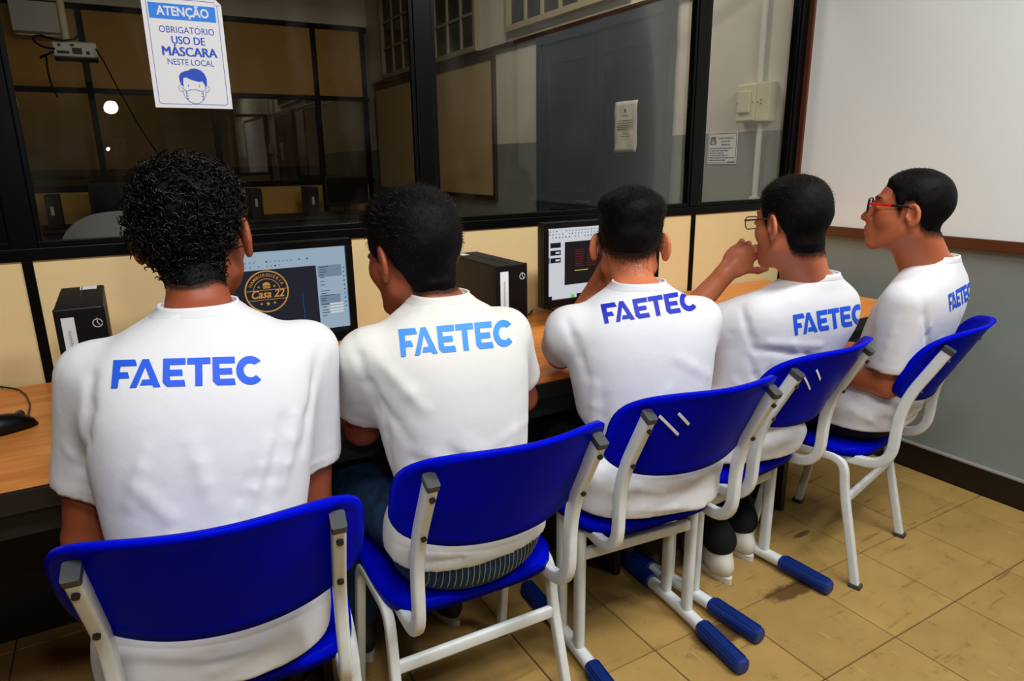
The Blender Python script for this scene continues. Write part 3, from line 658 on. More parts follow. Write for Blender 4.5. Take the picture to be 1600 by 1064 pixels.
# the logo
lx, ly, lr = sw*0.575, sh*0.385, 0.0545
pt = PY(418, 456, 1.8465); lx = pt[0]-0.3235+sw/2; ly = pt[2]-(0.792+0.026)
def ring(cx, cy, r, wd, a0=0, a1=360): return stroke('logo_ring', arc(cx, cy, r, r, a0, a1, 48), wd, 'screen_gold', sc, L_(M, 2))
ring(lx, ly, lr, 0.0034); ring(lx, ly, lr*0.62, 0.0014, 3, 177)
stroke('logo_line', [(lx-lr, ly+0.004), (lx+lr, ly+0.004)], 0.0012, 'screen_gold', sc, L_(M, 2)); stroke('logo_line', [(lx-lr*0.92, ly-0.022), (lx+lr*0.92, ly-0.022)], 0.0012, 'screen_gold', sc, L_(M, 2))
text_obj('logo_lettering', 'Casa 22', 0.030, 'screen_gold', sc, L_(M, 2) @ Matrix.Translation((lx, ly-0.0165, 0)), bold=0.0006, shear=0.3, sx=0.88)
for k, ch in enumerate('HAMBURGUERIA'):
    a = 155-130*k/11; text_obj('logo_lettering', ch, 0.0112, 'screen_gold', sc, L_(M, 2) @ Matrix.Translation((lx+lr*0.74*math.cos(math.radians(a)), ly+lr*0.74*math.sin(math.radians(a)), 0)) @ Matrix.Rotation(math.radians(a-90), 4, 'Z'), bold=0.0001)
def star(cx, cy, r): return [(cx+(r if k % 2 == 0 else r*0.42)*math.sin(math.pi*k/5), cy+(r if k % 2 == 0 else r*0.42)*math.cos(math.pi*k/5)) for k in range(10)]
for sx_, sy_, r in ((-0.020, 0.013, 0.0038), (0.020, 0.013, 0.0038), (0, -0.033, 0.006), (-0.017, -0.032, 0.0042), (0.017, -0.032, 0.0042)): flat('logo_star', star(lx+sx_, ly+sy_, r), 'screen_gold', sc, L_(M, 2))
flat('logo_burger', arc(lx, ly+0.016, 0.010, 0.009, 0, 180, 12), 'screen_gold', sc, L_(M, 2)); flat('logo_burger', rect(lx-0.010, lx+0.010, ly+0.0125, ly+0.0145), 'screen_gold', sc, L_(M, 2)); flat('logo_burger', rect(lx-0.009, lx+0.009, ly+0.0085, ly+0.0110), 'screen_gold', sc, L_(M, 2))

t, M, sw, sh = monitor(1.186, 1.684, 1.083, 0.800, 1.85, 'black monitor showing slide software with red text on black')
sc = flat('screen', rect(0, sw, 0, sh), 'screen_white', t, M)
flat('slide', rect(sw*0.15, sw*0.86, sh*0.19, sh*0.80), 'screen_black', sc, L_(M, 1)); flat('taskbar', rect(0, sw*0.04, 0, sh*0.05), 'screen_black', sc, L_(M, 1)); flat('taskbar', rect(sw*0.26, sw, 0, sh*0.05), 'screen_black', sc, L_(M, 1)); flat('status_mark', rect(sw*0.21, sw*0.24, sh*0.0, sh*0.045), 'screen_green', sc, L_(M, 1))
for k in range(3):
    th = flat('thumbnail', rect(sw*0.025, sw*0.115, sh*(0.73-0.105*k), sh*(0.80-0.105*k)), 'screen_black', sc, L_(M, 1))
    if k: flat('thumbnail_text', rect(sw*0.07, sw*0.105, sh*(0.765-0.105*k)-0.003, sh*(0.765-0.105*k)+0.003), 'screen_white' , sc, L_(M, 2))
flat('thumbnail_marker', rect(sw*0.008, sw*0.02, sh*0.52, sh*0.60), 'screen_blue', sc, L_(M, 1))
for k in range(8):
    for j in range(5):
        a = 0.24+0.11*j; flat('slide_text', rect(sw*a, sw*(a+0.07+0.025*rr.random()), sh*(0.68-0.033*k)-0.0018, sh*(0.68-0.033*k)+0.0018), 'screen_red', sc, L_(M, 2))
flat('slide_text', rect(sw*0.24, sw*0.36, sh*0.385-0.0015, sh*0.385+0.0015), 'screen_yellow', sc, L_(M, 2))
for row, yy in enumerate((0.955, 0.915, 0.87)):
    for k in range(34):
        if rr.random() < 0.75: x = sw*(0.02+0.028*k); flat('toolbar_icon', rect(x-0.002, x+0.002+0.003*(row == 0), sh*yy-0.0013-0.0006*row, sh*yy+0.0013+0.0006*row), 'screen_ink' if rr.random() < .5 else 'screen_grey', sc, L_(M, 1))

# ------------------------------------------------------------------ computer towers
def tower(x0, x1, y0, y1, label, small=False):
    cx, cy = (x0+x1)/2, (y0+y1)/2; W, D, H = x1-x0, y1-y0, 0.28
    t = empty('computer_tower', (cx, cy, DZ)); tag(t, label, 'computer')
    MB().box(-W/2, W/2, -D/2+0.012, D/2, 0.004, H, 0.004).build('case', 'pc_black', t)
    MB().box(-W/2-0.001, W/2+0.001, -D/2, -D/2+0.0115, 0.004, H+0.001, 0.004).build('front_panel', 'black_plastic', t)
    for sx in (-1, 1):
        for sy in (-1, 1): MB().box(sx*W*0.36-0.008, sx*W*0.36+0.008, sy*D*0.4-0.008, sy*D*0.4+0.008, 0, 0.0045).build('foot', 'cap_grey', t)
    MB().box(-0.001, 0.001, -D/2+0.012, D/2-0.004, H-0.0005, H+0.0008).build('top_seam', 'black_gloss', t)
    M = frame_from((0, -D/2-0.0008, 0), (1, 0, 0), (0, 0, 1))
    lb = flat('paper_label', rect(-W*0.38, -W*0.12, 0.115, 0.262), 'paper', t, M)
    stroke('handwriting', [(-W*0.25+0.004*math.sin(k*1.9), 0.235-0.0016*k) for k in range(48)], 0.0008, 'ink_black', lb, L_(M, 1))
    stroke('power_ring', arc(W*0.33, 0.245, 0.0085, 0.0085, 0, 345, 24), 0.0016, 'white_plastic', t, L_(M, 1)); stroke('power_mark', [(W*0.33, 0.246), (W*0.33, 0.256)], 0.0016, 'white_plastic', t, L_(M, 1)); stroke('power_mark', [(W*0.33, 0.246), (W*0.33+0.004, 0.240)], 0.0014, 'white_plastic', t, L_(M, 1))
    Mt = frame_from((0, 0, H+0.0008), (1, 0, 0), (0, 1, 0)); flat('top_sticker', rect(-0.004, 0.030, D*0.30, D*0.47) if small else rect(-0.036, -0.010, D*0.28, D*0.42), 'paper', t, Mt)
    g = MB()
    for k in range(9): g.box(W/2-0.0002, W/2+0.0008, -0.05+0.012*k, -0.045+0.012*k, 0.10, 0.20)
    g.build('side_vents', 'black_gloss', t); return t
tower(-0.138, -0.049, 1.622, 1.915, 'small black computer tower on the desk to the left of the curly-haired student', True)
tower(0.885, 0.985, 1.618, 1.925, 'black computer tower with white label standing between two students, beside the slide monitor')

# mouse with cable
c = PZ(12, 662, DZ+0.015); mo = empty('computer_mouse', (c[0], c[1], DZ), math.radians(-62)); tag(mo, 'black computer mouse with a red logo dot on the desk', 'mouse')
V = []; F = []; nu, nv = 20, 12
for i in range(nu+1):
    for j in range(nv+1):
        u = -1+2*i/nu; v = -1+2*j/nv; k = max(abs(u), abs(v))/max(1e-6, (abs(u)**2.6+abs(v)**2.6)**(1/2.6)) if (u or v) else 1
        x, y = 0.031*v*k, 0.056*u*k; e = min(1, (abs(u)**2.6+abs(v)**2.6)**(1/2.6) if False else max(abs(u), abs(v)))
        V.append((x*(1+0.1*u), y, 0.001+0.037*(1-e**2.4)**0.6*(1-0.25*u)))
for i in range(nu):
    for j in range(nv): a = i*(nv+1)+j; F.append((a, a+1, a+nv+2, a+nv+1))
F.append(tuple([i*(nv+1) for i in range(nu+1)]+[nu*(nv+1)+j for j in range(1, nv+1)]+[i*(nv+1)+nv for i in range(nu-1, -1, -1)]+[j for j in range(nv-1, 0, -1)]))
pyobj('shell', V, F, 'black_plastic', mo, True)
MB().tube([(0, 0.026+0.007*math.cos(a), 0.028+0.007*math.sin(a)) for a in [2*math.pi*k/12 for k in range(12)]], 0.0035, 6, True).build('scroll_wheel', 'cap_grey', mo, True)
MB().cyl((-0.012, 0.046, 0.014), (-0.012, 0.0475, 0.0165), 0.004, 10).build('logo_dot', 'red_led', mo)
inv = mo.matrix_basis.inverted()
cp = [PZ(*p, DZ+0.004) for p in ((44, 650), (47, 632), (40, 616), (28, 608), (0, 604), (-30, 598), (-60, 590))]
MB().tube(fillet([inv @ Vector(p) for p in cp], 0.02, 5), 0.0022, 6).build('cable', 'black_plastic', mo, True)
# loose cables behind the second monitor
def cable(name, pts, r, label, m_='black_plastic'):
    o = MB().tube(fillet(pts, 0.03, 6), r, 6).build(name, m_, None, True); tag(o, label, 'cable'); return o
cable('monitor_cable', [PZ(p[0], p[1], DZ+0.006) if p[2] is None else PY(p[0], p[1], p[2]) for p in ((822, 486, None), (832, 484, None), (845, 478, None), (862, 484, None), (880, 490, None))], 0.003, 'thin black cable lying on the desk between tower and slide monitor')
cable('power_cable', [PZ(p[0], p[1], DZ+0.007) for p in ((826, 492), (836, 480), (850, 474), (870, 478))], 0.0035, 'thicker black cable curling behind the slide monitor foot')

# ------------------------------------------------------------------ ceiling lamps of the classroom
for i, (lx, ly) in enumerate(LAMPS):
    t = empty('ceiling_lamp', (lx, ly, 2.90)); tag(t, ('long white fluorescent ceiling lamp above the curly-haired student', 'long white fluorescent ceiling lamp nearer the whiteboard')[i], 'lamp', 'ceiling lamps')
    MB().box(-0.62, 0.62, -0.16, 0.16, 0.0, 0.05, 0.004).build('housing', 'lamp_white', t)
    for s_ in (-1, 1): MB().cyl((-0.59, s_*0.08, -0.018), (0.59, s_*0.08, -0.018), 0.013, 12).build('tube', 'lamp_white', t, True)
    for s_ in (-1, 1): MB().cyl((s_*0.45, 0, 0.05), (s_*0.45, 0, CEIL-2.90), 0.006, 8).build('rod', 'lamp_white', t)

# ------------------------------------------------------------------ things in the dim room behind the glass
pc = PY(118, 80, 6.6); pj = empty('projector', tuple(pc)); tag(pj, 'white projector hanging from a ceiling pole in the next room', 'projector')
MB().box(-0.145, 0.145, -0.11, 0.11, -0.055, 0.055, 0.012).build('body', 'white_plastic', pj)
for q in ((-0.11, -0.09, 0.015, 0.035), (-0.03, 0.0, 0.02, 0.035), (-0.12, -0.04, -0.035, -0.015), (-0.02, 0.045, -0.035, 0.01), (0.07, 0.095, -0.035, -0.01)): MB().box(q[0], q[1], -0.1115, -0.1095, q[2], q[3]).build('port', 'black_plastic', pj)
MB().cyl((-0.05, 0.0, 0.055), (-0.05, 0.0, CEIL-pc[2]-0.001), 0.028, 14).build('ceiling_pole', 'cream_plastic', pj, True)
MB().box(-0.145, 0.145, -0.112, 0.11, -0.066, -0.0555, 0.004).build('base_plate', 'cap_grey', pj)
def backcable(pts, label, Y=6.5, r=0.008): 
    o = MB().tube(fillet([PY(*p, Y) for p in pts], 0.1, 6), r, 6).build('projector_cable', 'black_plastic', None, True); tag(o, label, 'cable')
backcable([(86, 76), (66, 74), (48, 60), (60, 54), (90, 64), (115, 62), (122, 56)], 'black cable looped behind the hanging projector', 6.47)
backcable([(84, 80), (60, 92), (72, 84), (74, 108), (80, 132), (90, 152)], 'short black cable with a plug dangling below the projector', 6.47)
backcable([(149, 76), (160, 92), (185, 140), (222, 205), (250, 245), (262, 270)], 'pair of dark cables running down from the projector', 6.45, 0.006)
ac = empty('air_conditioner', tuple(PY(62, 30, FY-0.16))); tag(ac, 'white wall air conditioner high on the far tan partition', 'air conditioner')
MB().sweep([(-0.21, 0, 0), (0.21, 0, 0)], [(0.11, -0.12), (0.115, 0.13), (-0.07, 0.14), (-0.10, 0.06), (-0.10, -0.05), (-0.05, -0.14)], up=(0, 0, 1)).build('casing', 'white_plastic', ac)
MB().box(-0.19, 0.19, -0.085, -0.03, -0.150, -0.1405, 0.003).build('louver', 'lamp_white', ac)
bd = empty('far_desk', (0, 7.3, 0)); tag(bd, 'long dark desk along the far tan partition', 'desk')
MB().box(-2.6, 2.5, 0, 0.7, 0.69, 0.72, 0.003).build('desktop', 'desk_under', bd); MB().box(-2.6, 2.5, 0.05, 0.08, 0.3, 0.69).build('apron', 'desk_under', bd)
for x in (-2.5, -1.0, 0.7, 2.4): MB().box(x-0.02, x+0.02, 0.08, 0.66, 0, 0.69).build('leg', 'desk_under', bd)
for x, lab in ((-0.48, 'dark computer tower on the far desk under the air conditioner'), (1.28, 'dark computer tower on the far desk beside a switched-off monitor'), (1.86, 'dark computer tower on the far desk nearest the corner')):
    t = empty('computer_tower', (x, 7.6, 0.72)); tag(t, lab, 'computer'); MB().box(-0.055, 0.055, -0.15, 0.15, 0, 0.30, 0.004).build('case', 'pc_black', t); MB().box(-0.055, 0.055, -0.162, -0.1505, 0, 0.30, 0.004).build('front_panel', 'black_plastic', t); MB().box(-0.02, 0.005, -0.1632, -0.162, 0.12, 0.2).build('paper_label', 'paper_old', t)
for x, y, lab in ((-1.0, 7.5, 'switched-off dark monitor at the left end of the far desk'), (0.05, 7.5, 'switched-off dark monitor below the projector on the far desk'), (0.72, 7.5, 'switched-off dark monitor in the middle of the far desk'), (2.25, 7.5, 'switched-off dark monitor next to the room corner on the far desk')):
    t = empty('monitor', (x, y, 0.72)); tag(t, lab, 'monitor'); MB().box(-0.24, 0.24, 0, 0.03, 0.10, 0.40, 0.006).build('housing', 'black_plastic', t); MB().box(-0.22, 0.22, -0.003, -0.0005, 0.125, 0.38).build('screen', 'black_gloss', t)
    MB().box(-0.03, 0.03, 0.0305, 0.06, 0.012, 0.25).build('stand_neck', 'black_plastic', t); MB().plate([(0.12*math.cos(a), 0.05+0.09*math.sin(a), 0) for a in [2*math.pi*k/20 for k in range(20)]], (0, 0, 1), 0.012).build('stand_base', 'black_plastic', t)
nd = empty('near_desk', (0, PYW+0.03, 0)); tag(nd, 'dark desk against the other side of the glass partition', 'desk')
MB().box(-2.2, 2.3, 0, 0.6, 0.69, 0.72, 0.003).build('desktop', 'desk_under', nd)
for x in (-2.1, -0.6, 0.9, 2.2): MB().box(x-0.02, x+0.02, 0.03, 0.56, 0, 0.69).build('leg', 'desk_under', nd)
# office chair just behind the glass
oc = empty('office_chair', (0.03, 3.05, 0), math.radians(10)); tag(oc, 'grey upholstered office chair seen low behind the glass', 'chair')
V = []; F = []
for sd in (0, 1):
    for i in range(17):
        for j in range(13):
            u = -1+i/8; v = -1+j/6; k = max(abs(u), abs(v))/max(1e-6, (abs(u)**2.8+abs(v)**2.8)**(1/2.8)) if (u or v) else 1
            V.append((0.235*u*k, 0.05*(u*k)**2+(0.045*(1-max(abs(u), abs(v))**4) if sd else 0), 0.87+0.24*v*k))
for i in range(16):
    for j in range(12): a = i*13+j; F.append((a, a+13, a+14, a+1)); F.append((221+a, 221+a+1, 221+a+14, 221+a+13))
pyobj('backrest', V, F, 'grey_fabric', oc, True)
MB().box(-0.24, 0.24, -0.46, -0.02, 0.44, 0.51, 0.03).build('seat', 'grey_fabric', oc, True)
MB().tube(fillet([(0, 0.04, 0.78), (0, 0.06, 0.40), (0, -0.2, 0.42)], 0.05), 0.02, 8).build('back_bracket', 'black_metal', oc, True)
MB().cyl((0, -0.24, 0.07), (0, -0.24, 0.44), 0.028).build('gas_column', 'black_metal', oc, True)
for k in range(5):
    a = 2*math.pi*k/5; lg = MB().sweep([(0, -0.24, 0.10), (0.29*math.cos(a), -0.24+0.29*math.sin(a), 0.065)], rrect(0.04, 0.03, 0.008), up=(0, 0, 1), scale=[1, 0.7]).build('leg', 'black_metal', oc); MB().cyl((0.29*math.cos(a)-0.015, -0.24+0.29*math.sin(a), 0.027), (0.29*math.cos(a)+0.015, -0.24+0.29*math.sin(a), 0.027), 0.027).build('caster', 'black_plastic', lg)

# ------------------------------------------------------------------ people: smooth blended volumes turned into one continuous surface
BIG = 9.0
def smin(a, b, k):
    h = np.clip(0.5+0.5*(b-a)/k, 0, 1); return b*(1-h)+a*h-k*h*(1-h)
def smax(a, b, k): return -smin(-a, -b, k)
def sstep(x, a, b): t = np.clip((x-a)/(b-a), 0, 1); return t*t*(3-2*t)
def d_ell(p, c, r, R=None):
    q = [p[i]-c[i] for i in range(3)]
    if R is not None: q = [q[0]*R[0][i]+q[1]*R[1][i]+q[2]*R[2][i] for i in range(3)]
    k0 = np.sqrt((q[0]/r[0])**2+(q[1]/r[1])**2+(q[2]/r[2])**2); k1 = np.sqrt((q[0]/r[0]**2)**2+(q[1]/r[1]**2)**2+(q[2]/r[2]**2)**2)+1e-9
    return k0*(k0-1)/k1
def d_cap(p, a, b, ra, rb):
    ab = [b[i]-a[i] for i in range(3)]; L2 = sum(v*v for v in ab)+1e-12
    t = np.clip(((p[0]-a[0])*ab[0]+(p[1]-a[1])*ab[1]+(p[2]-a[2])*ab[2])/L2, 0, 1)
    return np.sqrt((p[0]-a[0]-t*ab[0])**2+(p[1]-a[1]-t*ab[1])**2+(p[2]-a[2]-t*ab[2])**2)-(ra+(rb-ra)*t)
class Field:
    def __init__(s, lo, hi, h):
        s.lo = np.array(lo, float); s.h = h; n = np.ceil((np.array(hi)-s.lo)/h).astype(int)+1
        s.ax = [(s.lo[i]+h*np.arange(n[i])).astype(np.float32) for i in range(3)]; s.D = np.full(tuple(n), BIG, np.float32)
    def sl(s, lo, hi):
        out = []
        for i in range(3):
            a = max(0, int(math.floor((lo[i]-s.lo[i])/s.h))); b = min(len(s.ax[i]), int(math.ceil((hi[i]-s.lo[i])/s.h))+1); out.append(slice(a, max(a, b)))
        return tuple(out)
    def grid(s, sl): return (s.ax[0][sl[0]][:, None, None], s.ax[1][sl[1]][None, :, None], s.ax[2][sl[2]][None, None, :])
    def put(s, fn, lo, hi, k=0.01, op='u'):
        m_ = k+2.5*s.h; sl = s.sl([v-m_ for v in lo], [v+m_ for v in hi])
        if any(q.stop <= q.start for q in sl): return
        d = fn(s.grid(sl)); a = s.D[sl]
        if op == 'u': s.D[sl] = smin(a, d, k)
        elif op == 'sub': s.D[sl] = smax(a, -d, k)
        elif op == 'add': s.D[sl] = a+d
    def cap(s, a, b, ra, rb, k=0.01, op='u'):
        r = max(ra, rb); s.put(lambda p: d_cap(p, a, b, ra, rb), [min(a[i], b[i])-r for i in range(3)], [max(a[i], b[i])+r for i in range(3)], k, op)
    def ell(s, c, r, R=None, k=0.01, op='u'):
        m_ = max(r) if R is not None else None
        s.put(lambda p: d_ell(p, c, r, R), [c[i]-(m_ or r[i]) for i in range(3)], [c[i]+(m_ or r[i]) for i in range(3)], k, op)
    def mesh(s):
        D = s.D; neg = D < 0
        c = neg[:-1, :-1, :-1].astype(np.int8)
        for i in (0, 1):
            for j in (0, 1):
                for k in (0, 1):
                    if i+j+k: c = c+neg[i:neg.shape[0]-1+i, j:neg.shape[1]-1+j, k:neg.shape[2]-1+k]
        act = (c > 0) & (c < 8); I, J, K = np.nonzero(act); n = len(I)
        idx = np.full(act.shape, -1, np.int32); idx[I, J, K] = np.arange(n)
        P = np.zeros((n, 3)); W = np.zeros(n)
        cs = [(i, j, k) for i in (0, 1) for j in (0, 1) for k in (0, 1)]
        vals = {q: D[I+q[0], J+q[1], K+q[2]] for q in cs}
        for q in cs:
            for a in range(3):
                if q[a] == 0:
                    r = list(q); r[a] = 1; v0, v1 = vals[q], vals[tuple(r)]; x = (v0 < 0) != (v1 < 0)
                    t = np.where(x, v0/np.where(x, v0-v1, 1), 0)
                    for b in range(3): P[:, b] += np.where(x, (t if b == a else q[b]), 0)
                    W += x
        P /= W[:, None]; V = s.lo+s.h*(P+np.stack([I, J, K], 1))
        Q = []
        for a in range(3):
            lo_ = [slice(1, -1)]*3; lo_[a] = slice(0, -1); hi_ = list(lo_); hi_[a] = slice(1, None)
            e0 = neg[tuple(lo_)]; e1 = neg[tuple(hi_)]; X = np.nonzero(e0 != e1)
            p = [X[0]+(0 if a == 0 else 1), X[1]+(0 if a == 1 else 1), X[2]+(0 if a == 2 else 1)]
            b, c_ = (a+1) % 3, (a+2) % 3
            def cell(db, dc):
                q = [p[0].copy(), p[1].copy(), p[2].copy()]; q[b] -= db; q[c_] -= dc; return idx[q[0], q[1], q[2]]
            f = np.stack([cell(1, 1), cell(0, 1), cell(0, 0), cell(1, 0)], 1); flip = ~e0[X]
            f[flip] = f[flip][:, ::-1]; Q.append(f)
        Q = np.concatenate(Q); Q = Q[(Q >= 0).all(1)]
        return V, Q
def smooth(V, Q, it=2, lam=0.5):
    n = len(V)
    for _ in range(it):
        S = np.zeros_like(V); C = np.zeros(n)
        for a in range(4):
            i = Q[:, a]; j = Q[:, (a+1) % 4]
            for b in range(3): S[:, b] += np.bincount(i, V[j, b], n)+np.bincount(j, V[i, b], n)
            C += np.bincount(i, minlength=n)+np.bincount(j, minlength=n)
        V = V+lam*(S/np.maximum(C, 1)[:, None]-V)
    return V
def vnormals(V, Q):
    nrm = np.cross(V[Q[:, 2]]-V[Q[:, 0]], V[Q[:, 3]]-V[Q[:, 1]]); N = np.zeros_like(V)
    for a in range(4):
        for b in range(3): N[:, b] += np.bincount(Q[:, a], nrm[:, b], len(V))
    return N/(np.linalg.norm(N, axis=1)[:, None]+1e-12)
def crom(z, zk, vk):
    """smooth interpolation of keyed values (monotone-ish cubic)"""
    zk = np.array(zk, float); vk = np.array(vk, float); z = np.clip(z, zk[0], zk[-1]); i = np.clip(np.searchsorted(zk, z)-1, 0, len(zk)-2)
    sl = np.gradient(vk, zk); h = zk[i+1]-zk[i]; t = (z-zk[i])/h
    return (2*t**3-3*t**2+1)*vk[i]+(t**3-2*t**2+t)*h*sl[i]+(-2*t**3+3*t**2)*vk[i+1]+(t**3-t**2)*h*sl[i+1]
def rot(yaw, pitch, roll=0.0):
    """columns: right, forward, up. yaw clockwise from +Y, pitch>0 looks down, roll>0 tilts to the right"""
    a = math.radians(yaw); p = math.radians(pitch); r = math.radians(roll)
    f = Vector((math.sin(a)*math.cos(p), math.cos(a)*math.cos(p), -math.sin(p))); rt = Vector((math.cos(a), -math.sin(a), 0)); up = rt.cross(f)
    rt, up = rt*math.cos(r)-up*math.sin(r), rt*math.sin(r)+up*math.cos(r)
    return np.array([[rt.x, f.x, up.x], [rt.y, f.y, up.y], [rt.z, f.z, up.z]])
def cranium(p):
    d = d_ell(p, (0, -0.014, 0.034), (0.0745, 0.094, 0.080))
    d = smin(d, d_ell(p, (0, 0.028, -0.020), (0.060, 0.060, 0.088)), 0.03)
    return d
def head_sdf(p, ear=0.0):
    ax = np.abs(p[0]); q = (ax, p[1], p[2])
    d = cranium(p)
    d = smin(d, d_cap(q, (0.047, 0.005, -0.055), (0.016, 0.073, -0.096), 0.021, 0.019), 0.03)      # jaw
    d = smin(d, d_ell(q, (0.0, 0.080, -0.096), (0.021, 0.017, 0.018)), 0.02)                     # chin
    d = smin(d, d_ell(q, (0.040, 0.050, -0.020), (0.026, 0.030, 0.030)), 0.02)                    # cheek
    d = smin(d, d_cap(q, (0.010, 0.083, 0.030), (0.042, 0.066, 0.030), 0.010, 0.008), 0.014)      # brow
    d = smax(d, -d_ell(q, (0.032, 0.098, 0.010), (0.020, 0.017, 0.014)), 0.016)                   # socket
    d = smin(d, d_cap(p, (0, 0.086, 0.018), (0, 0.1125, -0.026), 0.0072, 0.0115), 0.009)           # nose
    d = smin(d, d_cap(p, (0, 0.074, 0.004), (0, 0.092, -0.030), 0.012, 0.015), 0.010)
    d = smin(d, d_ell(q, (0.012, 0.098, -0.030), (0.0085, 0.011, 0.008)), 0.006)
    d = smin(d, d_ell(p, (0, 0.086, -0.062), (0.028, 0.019, 0.027)), 0.016)                       # muzzle
    d = smin(d, d_ell(p, (0, 0.1005, -0.057), (0.021, 0.0085, 0.0055)), 0.004)                     # lips
    d = smin(d, d_ell(p, (0, 0.0990, -0.069), (0.018, 0.0085, 0.0065)), 0.004)
    d = smax(d, -d_cap(q, (0, 0.1095, -0.063), (0.021, 0.0995, -0.0625), 0.0018, 0.0015), 0.003)
    d = smin(d, d_ell(q, (0.032, 0.080, 0.010), (0.017, 0.011, 0.010)), 0.006)                    # eyelids over the ball
    d = smax(d, -d_ell(q, (0.032, 0.095, 0.0095), (0.0125, 0.010, 0.0042)), 0.002)
    # ear: tilted shell with a hollow and a lobe
    fl = math.radians(24+ear); e0 = 0.079
    x = q[0]-e0; y = p[1]+0.012; z = p[2]+0.004
    xr = x*math.cos(fl)+y*math.sin(fl); yr = -x*math.sin(fl)+y*math.cos(fl)
    yr2 = yr*math.cos(0.2)-z*math.sin(0.2); zr = yr*math.sin(0.2)+z*math.cos(0.2)
    e = d_ell((xr, yr2, zr), (0.004, -0.006, 0.002), (0.0078, 0.021, 0.033))
    e = smax(e, -d_ell((xr, yr2, zr), (0.0118, -0.003, 0.005), (0.0105, 0.0135, 0.0220)), 0.002)
    e = smin(e, d_ell((xr, yr2, zr), (0.005, 0.000, -0.026), (0.006, 0.010, 0.010)), 0.006)
    e = smin(e, d_ell((xr, yr2, zr), (0.006, 0.011, -0.004), (0.006, 0.005, 0.008)), 0.005)
    d = smin(d, e, 0.007)
    return d

def strands(name, P, material, parent):
    """P: (n, m, 3) polylines with per-point radius in P_r -> thin three-sided tubes"""
    pts, rad = P; n, m_, _ = pts.shape
    T = np.gradient(pts, axis=1); T /= np.linalg.norm(T, axis=2, keepdims=True)+1e-12
    ref = np.where(np.abs(T[..., 2:3]) > 0.8, np.array([1.0, 0, 0]), np.array([0, 0, 1.0]))
    A = np.cross(T, ref); A /= np.linalg.norm(A, axis=2, keepdims=True)+1e-12; B = np.cross(T, A)
    R = np.asarray(rad)[None, :, None]; rings = [pts+R*(A*math.cos(a)+B*math.sin(a)) for a in (0, 2.094, 4.189)]
    V = np.stack(rings, 2).reshape(-1, 3)
    i = np.arange(n)[:, None, None]; j = np.arange(m_-1)[None, :, None]; k = np.arange(3)[None, None, :]
    b = (i*m_+j)*3; k2 = (k+1) % 3
    Q = np.stack(np.broadcast_arrays(b+k, b+k2, b+3+k2, b+3+k), -1).reshape(-1, 4)
    return npobj(name, V, Q, material, parent)

